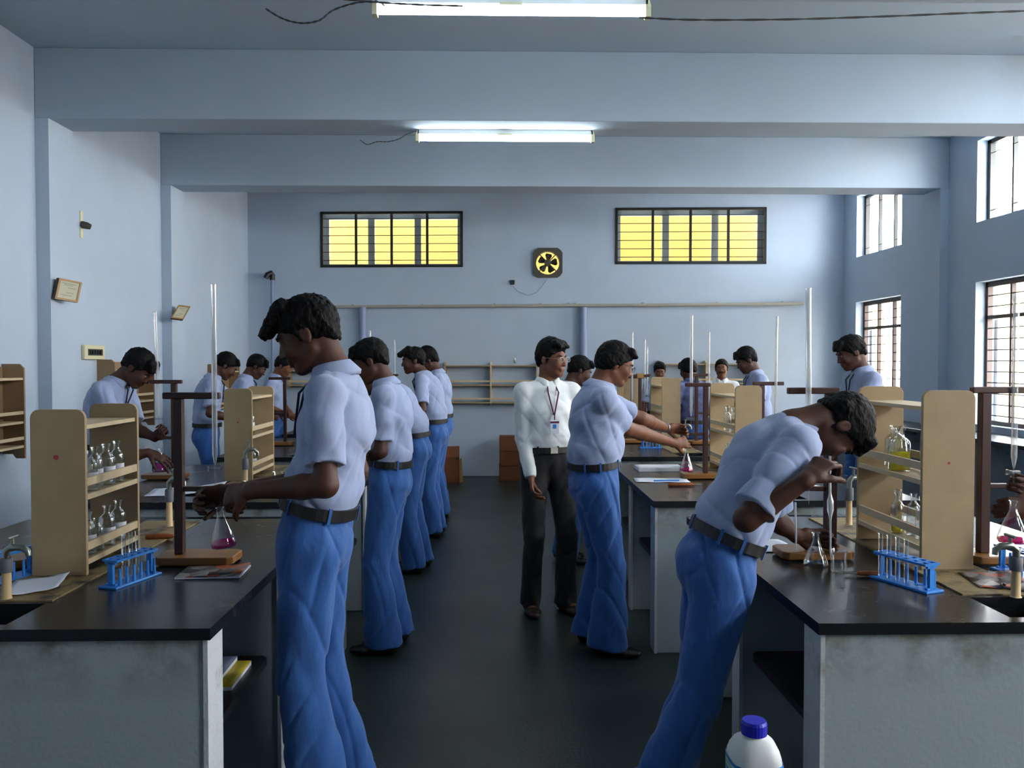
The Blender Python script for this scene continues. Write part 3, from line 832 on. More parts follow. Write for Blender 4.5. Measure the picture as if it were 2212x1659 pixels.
mb = MB(); mb.tube([a, (a.x, a.y, .0)], .026, 'conduitblue', 12); o = mb.build('vent_pipe'); tag(o, 'grey pipe with black bent cap rising in the left back corner', 'pipe')
cap = MB(); cap.tube([a + Vector((-.07, -.06, -.03)), a + Vector((-.05, -.05, .02)), a + Vector((-.01, -.02, .045)), a + Vector((0, 0, .02)), a + Vector((0, 0, -.05))], .036, 'black', 12); cap.build('bent_cap', o)
# exhaust fan
f = empty('exhaust_fan', MBW @ Vector((fu, 0, fz)), 0, 'square dark metal exhaust fan let into the back wall', 'fan')
inv = Matrix.Translation(-(MBW @ Vector((fu, 0, fz))))
TF = inv @ MBW @ Matrix.Translation((fu, 0, fz))
mb = MB(); n_ = 32
sq = []; ci = []
for i in range(n_):
    a = 2 * math.pi * i / n_ + math.pi / 4; cx, cz = math.cos(a), math.sin(a)
    r = .20 * min(1 / max(abs(cx), abs(cz)), 1.22) * (1 - .0 * 1); sq.append((r * cx * 1.0, r * cz * 1.0)); ci.append((.158 * cx, .158 * cz))
vs_ = [(x, 0, z) for x, z in sq] + [(x, .035, z) for x, z in sq] + [(x, .035, z) for x, z in ci] + [(x, -.12, z) for x, z in ci]
fs_ = []
for i in range(n_):
    j = (i + 1) % n_
    fs_ += [(i, i + n_, j + n_, j), (i + n_, i + 2 * n_, j + 2 * n_, j + n_), (i + 2 * n_, i + 3 * n_, j + 3 * n_, j + 2 * n_)]
fan_m = mat('fan_grey_metal', '#4f4d43', .55, .3); M['fan'] = fan_m
mb.add(vs_, fs_, 'fan', False, TF); mb.build('fan_housing', f)
for a in (45, 135, 225, 315):
    a = math.radians(a); mb = MB(); mb.tube([TF @ Vector((.03 * math.cos(a), .03, .03 * math.sin(a))), TF @ Vector((.165 * math.cos(a), .03, .165 * math.sin(a)))], .007, 'fan', 8); mb.build('strut', f)
mb = MB(); mb.tube([TF @ Vector((0, -.05, 0)), TF @ Vector((0, .05, 0))], .045, 'fan', 18); mb.build('motor', f)
for k in range(5):
    a = math.radians(k * 72 + 10); mb = MB()
    pts = []
    for r, dw in ((.03, .25), (.07, .42), (.115, .42), (.135, .25)):
        pts += [(r * math.cos(a - dw), -.055, r * math.sin(a - dw)), (r * math.cos(a + dw), -.03, r * math.sin(a + dw))]
    fs = [(0, 2, 3, 1), (2, 4, 5, 3), (4, 6, 7, 5)]
    mb.add(pts, fs, 'fan', True, TF); bl = mb.build('blade', f); s_ = bl.modifiers.new('thick', 'SOLIDIFY'); s_.thickness = .004
a = bwp(1107, 610, 0); mb = MB(); u, z = bw(1107, 610); mb.box((u - .03, 0, z - .03), (u + .03, .03, z + .03), 'black', MBW)
tag(mb.build('wall_socket', bevel=.004), 'small black socket on the back wall left of the exhaust fan', 'socket')
mb = MB(); mb.tube([bwp(x, y, .012) for x, y in ((1108, 617), (1118, 629), (1140, 638), (1158, 633), (1170, 620), (1181, 604))], .0035, 'conduitblue', 6)
tag(mb.build('fan_cable'), 'thin slack cable linking the exhaust fan and its socket', 'cable')

# ---- fluorescent lamps under the beams
def lamp(px0, px1, py, Y, label):
    a, b = at(px0, py, Y), at(px1, py, Y); z = (a.z + b.z) / 2; cx = (a.x + b.x) / 2; h = (b.x - a.x) / 2
    t = empty('fluorescent_lamp', (cx, Y, z), 0, label, 'lamp')
    mb = MB(); mb.tube([(-h + .01, 0, 0), (h - .01, 0, 0)], .019, 'tube', 14); mb.build('lit_tube', t)
    mb = MB(); mb.box((-h - .005, -.02, .030), (h + .005, .035, SOF - z - .0), 'white'); mb.build('batten', t, bevel=.003)
    for sg in (-1, 1):
        mb = MB(); mb.prism([(sg * (h - .008), -.026), (sg * (h + .018), -.026), (sg * (h + .018), .03), (sg * (h + .004), SOF - z), (sg * (h - .012), SOF - z), (sg * (h - .008), .03)], -.02, .03, 'cream'); mb.build('tube_holder', t, bevel=.002)
    mb = MB(); mb.box((-.06, -.026, .022), (.05, .03, .036), 'cream'); mb.build('starter_box', t)
    return t
lamp(812, 1397, 25, 4.13, 'larger bright fluorescent tube lamp at the top edge, nearer of the two')
lamp(903, 1279, 300, 6.50, 'smaller bright fluorescent tube lamp under the second beam, further of the two')
def cable(px, Y, r, label, name='ceiling_cable'):
    mb = MB(); P = [at(x, y, Y) for x, y in px]
    fine = []
    for i in range(len(P) - 1):
        for t in np.linspace(0, 1, 9)[:-1]:
            p0, p1, p2, p3 = P[max(i - 1, 0)], P[i], P[i + 1], P[min(i + 2, len(P) - 1)]
            fine.append(.5 * ((2 * p1) + (p2 - p0) * t + (2 * p0 - 5 * p1 + 4 * p2 - p3) * t * t + (3 * p1 - p0 - 3 * p2 + p3) * t ** 3))
    fine.append(P[-1])
    for sg in (0, math.pi):
        q = [p + Vector((0, math.cos(i * 1.1 + sg) * r * .8, math.sin(i * 1.1 + sg) * r * .8)) for i, p in enumerate(fine)]
        mb.tube(q, r, 'cable', 5)
    return tag(mb.build(name), label, 'cable')
cable([(574, 19), (610, 40), (650, 50), (690, 44), (720, 22), (770, 6), (815, 4), (830, 12)], 4.1, .0030, 'dark twisted cable sagging left of the nearer ceiling lamp')
cable([(1380, 38), (1500, 43), (1700, 42), (1900, 36), (2100, 28), (2240, 23)], 4.06, .0032, 'dark twisted cable running right from the nearer ceiling lamp')
cable([(778, 302), (793, 312), (815, 306), (838, 306), (862, 300), (880, 289), (900, 284)], 6.45, .0022, 'thin wire hanging left of the further ceiling lamp')
cable([(700, -6), (800, 4), (900, 10), (1000, 13)], 4.05, .003, 'dark twisted cable crossing above the left end of the nearer lamp')

# ---- things on the left wall
def lw(px, py): return atX(px, py, XL)
def hung_frame(corners, label, lift):
    """a framed notice hanging askew; corners tl, tr, br, bl in the picture, its left edge at the wall, right edge swung off"""
    p = [atX(x, y, XL + l) for (x, y), l in zip(corners, lift)]
    o = sum(p, Vector()) / 4
    ex = ((p[1] - p[0]) + (p[2] - p[3])) / 4; ez = ((p[0] - p[3]) + (p[1] - p[2])) / 4
    nn = ex.cross(ez).normalized(); nn = nn if nn.x > 0 or nn.y < 0 else -nn
    e = empty('hanging_frame', o, 0, label, 'frame')
    def q(a, b, d=0): return ex * a + ez * b + nn * d
    mb = MB()
    vs = [q(-1, -1), q(1, -1), q(1, 1), q(-1, 1), q(-1, -1, -.03), q(1, -1, -.03), q(1, 1, -.03), q(-1, 1, -.03)]
    mb.add(vs, [(4, 5, 6, 7), (0, 1, 5, 4), (1, 2, 6, 5), (2, 3, 7, 6), (3, 0, 4, 7)], 'framebrown'); mb.build('frame_back', e)
    mb = MB(); i = .82
    vs = [q(-1, -1), q(1, -1), q(1, 1), q(-1, 1), q(-i, -i), q(i, -i), q(i, i), q(-i, i), q(-i, -i, .0), q(i, -i), q(i, i), q(-i, i)]
    mb.add(vs, [(0, 1, 5, 4), (1, 2, 6, 5), (2, 3, 7, 6), (3, 0, 4, 7)], 'woodlight'); mb.build('frame_border', e)
    mb = MB(); mb.add([q(-i, -i, -.004), q(i, -i, -.004), q(i, i, -.004), q(-i, i, -.004)], [(0, 1, 2, 3)], 'notice')
    for k, (b, a0, a1) in enumerate([(.62, -.7, .6), (.48, -.5, .3), (.22, -.1, .6), (-.25, -.2, .5), (-.5, -.6, .4)]):
        mb.add([q(a0, b - .035, -.002), q(a1, b - .035, -.002), q(a1, b + .035, -.002), q(a0, b + .035, -.002)], [(0, 1, 2, 3)], 'inkgrey')
    mb.build('notice_sheet', e)
    return e
M['notice'] = mat('yellowed_notice_paper', '#b9b79c', .7); M['inkgrey'] = mat('faded_print', '#8f968c', .8)
hung_frame([(128, 599), (178, 611), (168, 653), (119, 646)], 'nearer of two framed notices hanging askew on the left wall', (.16, .22, .22, .13))
hung_frame([(386, 658), (412, 662), (396, 690), (370, 687)], 'further of two framed notices tilting off the left wall', (.17, .25, .23, .13))
p = lw(198, 761); e = empty('switch_board', p, 0, 'cream switch board with a dark panel on the left wall', 'switchboard')
q0, q1 = lw(177, 745), lw(221, 777); hy, hz = (q1.y - q0.y) / 2, (q0.z - q1.z) / 2
MB().box((0, -hy, -hz), (.03, hy, hz), 'cream').build('board_box', e, bevel=.006)
mb = MB(); mb.box((.03, -hy * .7, -hz * .45), (.036, hy * .7, hz * .45), 'fan'); d = mb.build('dark_panel', e)
for k in range(5): MB().box((.036, -hy * .62 + k * hy * .25, -hz * .3), (.043, -hy * .45 + k * hy * .25, hz * .3), 'black').build('switch', d)
p = lw(175, 485); e = empty('wall_lamp_holder', p, 0, 'grey bulb holder on a yellowed strip high on the left wall', 'lamp holder')
MB().box((0, -.022, -.11), (.006, .022, .11), 'cream').build('backing_strip', e)
mb = MB(); mb.tube([(.006, 0, 0), (.05, 0, -.01), (.075, .01, -.02)], [.03, .028, .02], 'fan', 12); mb.build('bulb_socket', e)
# ------------------------------------------------------------------ laboratory benches
ZT = .817
def side(n): return 'left' if n < 0 else 'right'
ORD = ['nearest', 'second', 'third', 'furthest']
def bench(k, xa, xb, y0):
    """masonry island: xa aisle edge, xb outer edge, front at y0"""
    sd = side(xa); cx = (xa + xb) / 2; y1 = y0 + 1.62
    e = empty('laboratory_bench', (cx, y0, 0), 0, {0: f'nearest white masonry bench with black stone top on the {sd} of the aisle', 1: f'second masonry bench from the front on the {sd} of the aisle', 2: f'third masonry bench from the front on the {sd} of the aisle', 3: f'furthest masonry bench on the {sd}, next to the back wall'}[k], 'bench', 'stone-topped laboratory benches')
    hw = abs(xb - xa) / 2; D = y1 - y0
    sg = 1 if xa > 0 else -1
    # sink in the middle strip
    s0, s1 = .045, .25; a, b = -.115, .115
    mb = MB()
    mb.box((-hw, 0, ZT - .033), (a, D, ZT), 'slab'); mb.box((b, 0, ZT - .033), (hw, D, ZT), 'slab')
    mb.box((a, 0, ZT - .033), (b, s0, ZT), 'slab'); mb.box((a, s1, ZT - .033), (b, D, ZT), 'slab')
    mb.build('worktop', e)
    mb = MB(); mb.box((a, s0, ZT - .26), (b, s1, ZT - .24), 'shelfslab')
    for lo, hi in (((a - .015, s0 - .015, ZT - .26), (a, s1 + .015, ZT - .034)), ((b, s0 - .015, ZT - .26), (b + .015, s1 + .015, ZT - .034)), ((a, s0 - .015, ZT - .26), (b, s0, ZT - .034)), ((a, s1, ZT - .26), (b, s1 + .015, ZT - .034))): mb.box(lo, hi, 'shelfslab')
    mb.build('sink_basin', e)
    MB().box((a - .01, s1 + .02, ZT), (b + .01, D - .06, ZT + .005), 'ledge').build('reagent_ledge', e)
    def wallbox(n_, lo, hi, openw=None):
        mb = MB()
        if openw:
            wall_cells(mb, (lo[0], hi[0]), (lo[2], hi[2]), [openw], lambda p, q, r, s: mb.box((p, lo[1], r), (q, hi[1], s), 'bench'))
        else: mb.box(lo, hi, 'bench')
        return mb.build(n_, e, bevel=.004)
    i = .014
    op = (-.42, .5, .12, .735) if k else None
    if sg < 0 and op: op = (-.5, .40, .12, .735)
    wallbox('end_wall', (-hw + i, .018, 0), (hw - i, .135, ZT - .034), op)
    MB().box((-sg * hw + sg * (i - .003), .012, 0), (-sg * hw + sg * (i + .01), .137, ZT - .0345), 'benchwhite').build('lit_corner', e)  # paler strip: light on the aisle side put into the colour
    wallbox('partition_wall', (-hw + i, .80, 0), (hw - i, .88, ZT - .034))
    MB().box((-sg * hw + sg * (i - .003), .79, 0), (-sg * hw + sg * (i + .010), .882, ZT - .0345), 'benchwhite').build('lit_edge', e)  # same light painted on the aisle end of the partition
    wallbox('end_wall', (-hw + i, D - .13, 0), (hw - i, D - .02, ZT - .034))
    for q in (-1, 1):
        for yy0, yy1 in ((.137, .80), (.88, D - .13)):
            mb = MB(); x0, x1 = q * (hw - .06), q * .30
            pl = [(x1, yy0), (x1, yy1), (x0 - q * .02, yy1), (x0, yy1 - .02), (x0, yy0)]
            mb.prism(pl if q > 0 else pl[::-1], .43, .458, 'shelfslab', 'z'); mb.build('lower_shelf', e)
    return e
BL = [(-.787, -2.18, 2.295), (-.80, -2.18, 4.38), (-.80, -2.18, 6.46), (-.80, -2.18, 8.54)]
BR = [(.908, 2.28, 2.305), (.835, 2.28, 4.37), (.835, 2.28, 6.44), (.835, 2.28, 8.52)]
for k in range(4): bench(k, *BL[k]); bench(k, *BR[k])

# ------------------------------------------------------------------ bottles and glassware (prototypes, then copies)
def ring_band(mb, r, z0, z1, m, a0, a1, n=10, T=None):
    vs = []
    for i in range(n + 1):
        a = a0 + (a1 - a0) * i / n; vs += [(r * math.cos(a), r * math.sin(a), z0), (r * math.cos(a), r * math.sin(a), z1)]
    mb.add(vs, [(2 * i, 2 * i + 2, 2 * i + 3, 2 * i + 1) for i in range(n)], m, True, T)
def bottle(loc, label, R=.027, H=.15, liq=None, level=.4, paper=True, face=-2.0, grp=None, stop=True):
    e = empty('reagent_bottle', loc, 0, label, 'bottle', grp)
    p = [(.001, .002), (R * .95, .001), (R, .006), (R, H * .60), (R * .96, H * .66), (R * .84, H * .71), (R * .62, H * .755), (R * .44, H * .785), (R * .40, H * .84), (R * .44, H * .93), (R * .56, H * .97), (R * .56, H * .985)]
    MB().lathe(p, 'glass', 20).build('bottle_body', e)
    if liq: MB().lathe([(.001, .004), (R * .92, .004), (R * .93, H * level), (.001, H * level)], liq, 20).build('solution', e)
    if paper:
        mb = MB(); ring_band(mb, R + .0008, H * .28, H * .46, 'label', face - 1.15, face + 1.15); mb.build('paper_label', e)
    if stop: MB().lathe([(R * .34, H * .80), (R * .40, H * .97), (R * .55, H * 1.0), (R * .58, H * 1.05), (R * .3, H * 1.08), (.001, H * 1.085)], 'glass', 14).build('stopper', e)
    return e
def flask(loc, label, R=.042, H=.125, liq='pink', level=.2, tilt=0, neck=.012):
    e = empty('conical_flask', loc, 0, label, 'flask'); e.rotation_euler = (0, tilt, 0)
    p = [(.001, 0), (R * .9, 0), (R, .008), (R * .98, .018), (R * .75, H * .38), (R * .5, H * .58), (neck * 1.1, H * .76), (neck, H * .82), (neck, H * .97), (neck * 1.35, H)]
    MB().lathe(p, 'glass', 24).build('flask_body', e)
    if liq: MB().lathe([(.001, .003), (R * .9, .003), (R * .96, .012), (R * .93, level * H), (.001, level * H)], liq, 24).build('solution', e)
    return e
def burette(x, y, ztop, zbot, label, r=.0085, lean=(0, 0)):
    e = empty('burette', (x, y, zbot), 0, label, 'burette'); L = ztop - zbot
    e.rotation_euler = (lean[0], lean[1], 0)
    MB().lathe([(r * .3, .09), (r, .13), (r, L - .01), (r * 1.15, L)], 'burette', 14).build('glass_tube', e)
    MB().lathe([(.0005, 0), (.0012, .004), (.003, .045), (.003, .092)], 'glass', 8).build('tip', e)
    mb = MB(); mb.tube([(-.02, 0, .075), (.022, 0, .075)], [.006, .005], 'glass', 10); mb.box((-.028, -.004, .066), (-.02, .004, .084), 'glass'); mb.build('stopcock', e)
    return e
def stand(x, y, label, face=-1, H=.60, bw_=.26, bd=.15, bar=(-.12, .09), post=.021, clampz=.27, clampl=.1, rz=0, light=False, base='woodbase'):
    """wooden burette stand; local +x*face points to the user side where the burette hangs"""
    e = empty('burette_stand', (x, y, ZT), rz, label, 'stand')
    b0 = MB(); x0, x1 = (-.07, bw_ - .07) if face > 0 else (-(bw_ - .07), .07)
    b0.prism([(x0, -bd / 2 + .02), (x0 + .02, -bd / 2), (x1 - .02, -bd / 2), (x1, -bd / 2 + .02), (x1, bd / 2 - .02), (x1 - .02, bd / 2), (x0 + .02, bd / 2), (x0, bd / 2 - .02)], .006, .034, base, 'z'); b0.build('base_board', e, bevel=.004)
    MB().box((-post * .8, -post * .8, .034), (post * .8, post * .8, H), 'wood').build('post', e, bevel=.003)
    mb = MB(); a, b = (bar[0], bar[1]) if face > 0 else (-bar[1], -bar[0])
    mb.box((a, -.014, H), (b, .014, H + .024), 'wood'); mb.build('cross_bar', e, bevel=.004)
    if light: MB().box((-.03, -.02, H - .01), (.03, .02, H + .035), 'woodlight').build('clamp_block', e, bevel=.003)
    mb = MB(); mb.box((0, -.01, clampz), (face * clampl, .01, clampz + .018), 'wood'); mb.build('lower_arm', e, bevel=.003)
    return e
def rack(xc, y0, y1, label, w=.185, top=1.39, shelves=(.872, 1.095, 1.335), rails=(.918, 1.14), mark=None):
    """reagent rack standing on the bench: two rounded side boards, shelves and retaining rails"""
    e = empty('reagent_rack', (xc, (y0 + y1) / 2, ZT + .005), 0, label, 'rack'); zb = ZT + .005; h = top - zb; hy = (y1 - y0) / 2; t = .016
    for s_ in (-1, 1):
        r = .03; hwd = w / 2
        pl = [(-hwd, 0), (hwd, 0), (hwd, h - r)] + [(hwd - r + r * math.cos(a), h - r + r * math.sin(a)) for a in np.linspace(.2, math.pi / 2, 5)] + [(-hwd + r + r * math.cos(a), h - r + r * math.sin(a)) for a in np.linspace(math.pi / 2, math.pi - .2, 5)] + [(-hwd, h - r)]
        mb = MB(); ya, yb = (-hy, -hy + t) if s_ < 0 else (hy - t, hy); mb.prism(pl, ya, yb, 'ply')
        o = mb.build('side_board', e, bevel=.0015)
        if mark and s_ < 0: mb = MB(); mb.lathe([(.0005, .0), (mark[2], .0012)], M['redpaint'], 9, Matrix.Translation((mark[0], -hy, mark[1])) @ Matrix.Rotation(math.pi / 2, 4, 'X')); mb.build('red_mark', o)
    for z in shelves: MB().box((-w / 2 + .008, -hy + t, z - zb - .014), (w / 2 - .008, hy - t, z - zb), 'plyedge' if z == shelves[-1] else 'ply').build('shelf', e)
    for z in rails:
        for q in (-1, 1): MB().box((q * (w / 2 - .002), -hy + t, z - zb - .014), (q * (w / 2 - .012), hy - t, z - zb + .014), 'plyedge').build('rail', e)
    for z in shelves[:-1]:
        for q in (-1, 1): MB().box((q * (w / 2 - .001), -hy + t, z - zb - .016), (q * (w / 2 - .009), hy - t, z - zb + .002), 'plyedge').build('edge_strip', e)
    return e
M['redpaint'] = mat('red_paint_dab', '#a8403f', .7)
def tube_rack(x, y, rz, label, tubes=(5, 4, 3), L=.21, w=.06, h=.085, z=ZT, tall=.13):
    e = empty('test_tube_rack', (x, y, z), rz, label, 'rack'); n = 6
    MB().box((-L / 2 - .012, -w / 2 - .006, 0), (L / 2 + .012, w / 2 + .006, .008), 'blueplastic').build('base', e, bevel=.002)
    for q in (-1, 1): MB().box((q * (L / 2 - .006) - .005, -.010, .008), (q * (L / 2 - .006) + .005, .010, h), 'blueplastic').box((q * (L / 2 - .006) - .005, -.02, h - .008), (q * (L / 2 - .006) + .005, .02, h), 'blueplastic').box((q * (L / 2 - .006) - .005, -.02, .008), (q * (L / 2 - .006) + .005, .02, .014), 'blueplastic').build('end_support', e)
    mb = MB(); ys = [-w / 4, w / 4]; px = [-L / 2 + L * (i + .5) / n for i in range(n)]; rr = .009
    xs = [-L / 2] + sum([[c - rr, c + rr] for c in px], []) + [L / 2]
    for a, b in zip(xs, xs[1:]):
        hole = any(a < c < b for c in px)
        segs = [(-w / 2, -w / 4 - rr), (-w / 4 + rr, w / 4 - rr), (w / 4 + rr, w / 2)] if hole else [(-w / 2, w / 2)]
        for c, d in segs: mb.box((a, c, h), (b, d, h + .007), 'blueplastic')
    tp = mb.build('perforated_top', e)
    for i in range(n):
        MB().tube([(px[i], -w / 2 + .004, .008), (px[i], -w / 2 + .004, .062)], [.0055, .0042], 'blueplastic', 8).build('peg', e)
    return e, px, w, h
def test_tube(x, y, z, label, grp, H=.13):
    mb = MB(); mb.lathe([(.001, 0), (.005, .002), (.0075, .009), (.0075, H - .003), (.009, H)], 'glass', 12); o = mb.build('test_tube', None, (x, y, z)); return tag(o, label, 'test tube', grp)
def tap(x, y, label, rz=0, H=.20, kind=0):
    e = empty('bench_tap', (x, y, ZT + .004), rz, label, 'tap')
    MB().lathe([(.017, 0), (.014, .004), (.013, H * .55), (.013, H * .6)], 'pvc', 14).build('riser_pipe', e)
    MB().lathe([(.018, H * .55), (.019, H * .6), (.018, H * .82), (.013, H * .84)], 'rubber', 14).build('rubber_sleeve', e)
    mb = MB(); mb.tube([(0, 0, H * .8), (0, 0, H * .98), (.015, 0, H * 1.06), (.05, 0, H * 1.06), (.066, 0, H * .98), (.068, 0, H * .88)], [.011, .012, .012, .011, .010, .008], 'brass', 12); mb.build('spout', e)
    mb = MB(); mb.tube([(.02, 0, H * 1.06), (.02, 0, H * 1.26)], .006, 'brass', 8); mb.tube([(.02, -.026, H * 1.27), (.02, .026, H * 1.27)], [.005, .005], 'brass', 8); mb.build('tap_handle', e)
    return e
def holder(x, y, z, rz, label, L=.10, r=.012, name='wooden_test_tube_holder'):
    e = empty(name, (x, y, z + r), rz, label, 'holder')
    mb = MB(); mb.tube([(-L / 2, 0, 0), (-L / 2 + .01, 0, 0), (L / 2 - .02, 0, 0), (L / 2, 0, 0)], [r * .6, r, r * .85, r * .5], 'holderwood', 12); mb.build('handle', e)
    mb = MB(); mb.tube([(L / 2, .004, 0), (L / 2 + .04, .010, 0)], .0025, 'steel', 6); mb.tube([(L / 2, -.004, 0), (L / 2 + .04, -.010, 0)], .0025, 'steel', 6); mb.build('wire_jaw', e)
    return e
M['holderwood'] = mat('turned_brown_wood', '#8a4a20', .45, var=.3, vscale=60)
def beaker(x, y, z, label, R=.03, H=.075, name='beaker', cat='beaker'):
    mb = MB(); mb.lathe([(.001, .001), (R * .93, .001), (R, .006), (R, H - .003), (R * 1.06, H)], 'glass', 24); e = empty(name, (x, y, z), 0, label, cat)
    mb.build('glass_wall', e); return e
def booklet(x, y, z, rz, w, d, t, mcover, label, name='booklet', cat='book', curl=0):
    e = empty(name, (x, y, z), rz, label, cat)
    MB().box((-w / 2, -d / 2, 0), (w / 2, d / 2, t), 'paper').build('pages', e)
    n = 8; vs = []; fs = []
    for i in range(n + 1):
        u = -w / 2 - .001 + (w + .002) * i / n; zz = t + .0008 + curl * max(0, (i / n - .6)) ** 2
        vs += [(u, -d / 2 - .001, zz), (u, d / 2 + .001, zz)]
    fs = [(2 * i, 2 * i + 2, 2 * i + 3, 2 * i + 1) for i in range(n)]
    mb = MB(); mb.add(vs, fs, mcover, True); c = mb.build('cover', e); m_ = c.modifiers.new('thick', 'SOLIDIFY'); m_.thickness = .0012
    return e
def sheet(x, y, z, rz, w, d, label, name='paper_sheet', sag=.0, m='paper', lines=False):
    n = 10; vs = []; fs = []
    for i in range(n + 1):
        for j in range(n + 1):
            u = -w / 2 + w * i / n; v = -d / 2 + d * j / n
            vs.append((u, v, .0034 + sag * (i / n) ** 3 + .0012 * math.sin(i * 1.3 + j)))
    for i in range(n):
        for j in range(n): fs.append((i * (n + 1) + j, (i + 1) * (n + 1) + j, (i + 1) * (n + 1) + j + 1, i * (n + 1) + j + 1))
    mb = MB(); mb.add(vs, fs, m, True); o = mb.build(name, None, (x, y, z)); o.rotation_euler = (0, 0, rz)
    s_ = o.modifiers.new('thick', 'SOLIDIFY'); s_.thickness = .001
    return tag(o, label, 'paper')

# ---- racks on the benches
rack(-1.49, 2.86, 3.29, 'large beige reagent rack on the nearest left bench, red dab on its side', mark=(-.005, .405, .009))
rack(-1.583, 5.15, 5.66, 'beige reagent rack on the second left bench behind the first student', w=.172, mark=(.0, .36, .006))
rack(-1.49, 7.25, 7.75, 'beige reagent rack on the third left bench')
rack(-1.49, 9.35, 9.85, 'beige reagent rack on the furthest left bench')
rack(1.588, 2.88, 3.41, 'large beige reagent rack at right with a yellow-filled bottle on its shelf', w=.185, top=1.452, shelves=(.90, 1.135, 1.395), rails=(.95, 1.185), mark=(.0, .375, .005))
rack(1.585, 5.18, 5.80, 'beige reagent rack on the second right bench left of the bent student', w=.168, top=1.406)
rack(1.59, 7.50, 8.06, 'beige reagent rack on the third right bench in front of a student', w=.17, top=1.41)
rack(1.55, 9.45, 10.0, 'beige reagent rack on the furthest right bench behind the first glasses wearer', w=.17, top=1.41)

# ---- bottles in the racks: (x, y, z shelf, R, H, liquid, level, label)
LB = [(-1.44, 2.98, 'clear labelled bottle nearest the side board on the middle shelf of the big left rack'), (-1.46, 3.06, 'clear labelled bottle second from the side board, middle shelf, big left rack'), (-1.447, 3.12, 'large clear bottle third from the side board, middle shelf, big left rack'), (-1.44, 3.19, 'clear labelled bottle furthest along the middle shelf of the big left rack')]
first = None
def put_bottle(x, y, z, label, R=.027, H=.15, liq=None, level=.4, face=-.75, grp='reagent bottles in the racks', stop=True, paper=True):
    return bottle((x, y, z), label, R, H, liq, level, paper, face, grp, stop)
for i, (x, y, lb) in enumerate(LB): put_bottle(x, y, 1.095, lb, R=(.026, .027, .031, .025)[i], H=(.145, .15, .155, .16)[i], stop=False)
for i, (x, y, lb) in enumerate([(-1.445, 2.97, 'clear bottle nearest the side board on the bottom shelf of the big left rack'), (-1.442, 3.03, 'short clear bottle second along the bottom shelf of the big left rack'), (-1.442, 3.11, 'clear labelled bottle third along the bottom shelf of the big left rack'), (-1.442, 3.20, 'clear labelled bottle furthest along the bottom shelf of the big left rack')]):
    put_bottle(x, y, .872, lb, R=(.027, .025, .028, .028)[i], H=(.15, .12, .15, .155)[i], liq='paleliq' if i == 1 else None, stop=False)
put_bottle(-1.545, 5.28, 1.095, 'labelled bottle with pale green liquid, middle shelf of the second left rack', R=.026, H=.17, liq='yellowliq', level=.2)
put_bottle(-1.548, 5.32, .872, 'clear bottle on the bottom shelf of the second left rack', R=.028, H=.15, stop=False)
# right rack
put_bottle(1.553, 3.165, 1.135, 'wide bottle half full of bright yellow liquid in the large right rack', R=.040, H=.165, liq='yellowliq', level=.42, paper=False, stop=False)
put_bottle(1.602, 3.30, 1.135, 'wide clear bottle behind the yellow-filled one in the large right rack', R=.040, H=.165, paper=False, stop=False)
put_bottle(1.606, 3.04, 1.135, 'clear bottle half hidden by the side board beside the yellow-filled one', R=.034, H=.15, paper=False, stop=False)
put_bottle(1.536, 3.14, .90, 'bottle with a little pale yellow liquid, bottom shelf of the large right rack', R=.024, H=.155, liq='yellowliq', level=.14, paper=False)
put_bottle(1.572, 3.09, .90, 'middle clear bottle on the bottom shelf of the large right rack', R=.024, H=.16, paper=False, stop=False)
put_bottle(1.572, 3.02, .90, 'clear bottle next to the side board, bottom shelf of the large right rack', R=.026, H=.15, paper=False)
put_bottle(1.545, 5.38, 1.095, 'clear bottle nearest the side board, middle shelf of the second right rack', R=.026, H=.155, paper=False)
put_bottle(1.545, 5.51, 1.095, 'clear bottle at the left on the middle shelf of the second right rack', R=.026, H=.155, paper=False)
put_bottle(1.545, 5.36, .872, 'clear bottle with pale liquid, bottom shelf of the second right rack', R=.026, H=.14, liq='yellowliq', level=.12, paper=False)
put_bottle(1.545, 5.50, .872, 'clear bottle at the left on the bottom shelf of the second right rack', R=.026, H=.14, liq='paleliq', level=.3, paper=False)

# ---- burette stands and burettes
stand(-1.155, 3.06, 'nearest dark wooden burette stand in front of the first student at left', 1, H=.60, bw_=.28, bar=(-.055, .15), clampl=.13, clampz=.262, post=.02)
burette(-1.015, 3.03, 1.832, 1.09, 'tall burette in the nearest left stand, held by the first student', r=.0095)
stand(-2.02, 5.28, 'dark wooden burette stand beside the stooping student in the left aisle', -1, H=.60, bw_=.26, bar=(-.05, .15), clampl=.09, clampz=.25)
burette(-2.115, 5.28, 1.87, 1.12, 'slightly leaning burette held by the stooping student in the left aisle', r=.0095, lean=(0, -.025))
stand(-1.86, 3.03, 'dark wooden burette stand cut by the left edge of the picture', 1, H=.60, bw_=.26, bar=(-.15, .06), clampl=-.1, post=.02)
stand(-1.86, 7.40, 'thin dark burette stand between the first student and the second left rack', -1, H=.58, bar=(-.05, .14), post=.017)
stand(-1.24, 7.70, 'dark burette stand just left of the second student in the aisle', 1, H=.59, bar=(-.10, .06), post=.017)
burette(-1.15, 7.68, 1.84, 1.10, 'burette standing behind the second student, left of his head')
burette(-1.12, 9.30, 1.80, 1.10, 'faint burette right of the second student, near the back wall')
stand(1.26, 3.10, 'dark wooden burette stand in front of the bent student at right', -1, H=.615, bw_=.27, bar=(-.03, .165), clampl=.1, clampz=.25, post=.0245, base='woodbase')
burette(1.168, 3.07, 1.825, 1.02, 'tall burette rising behind the shoulders of the bent student', r=.0105, lean=(0, -.012))
stand(1.795, 3.02, 'dark wooden burette stand at the right edge beside the large right rack', 1, H=.62, bw_=.26, bar=(-.05, .20), clampl=.11, post=.022)
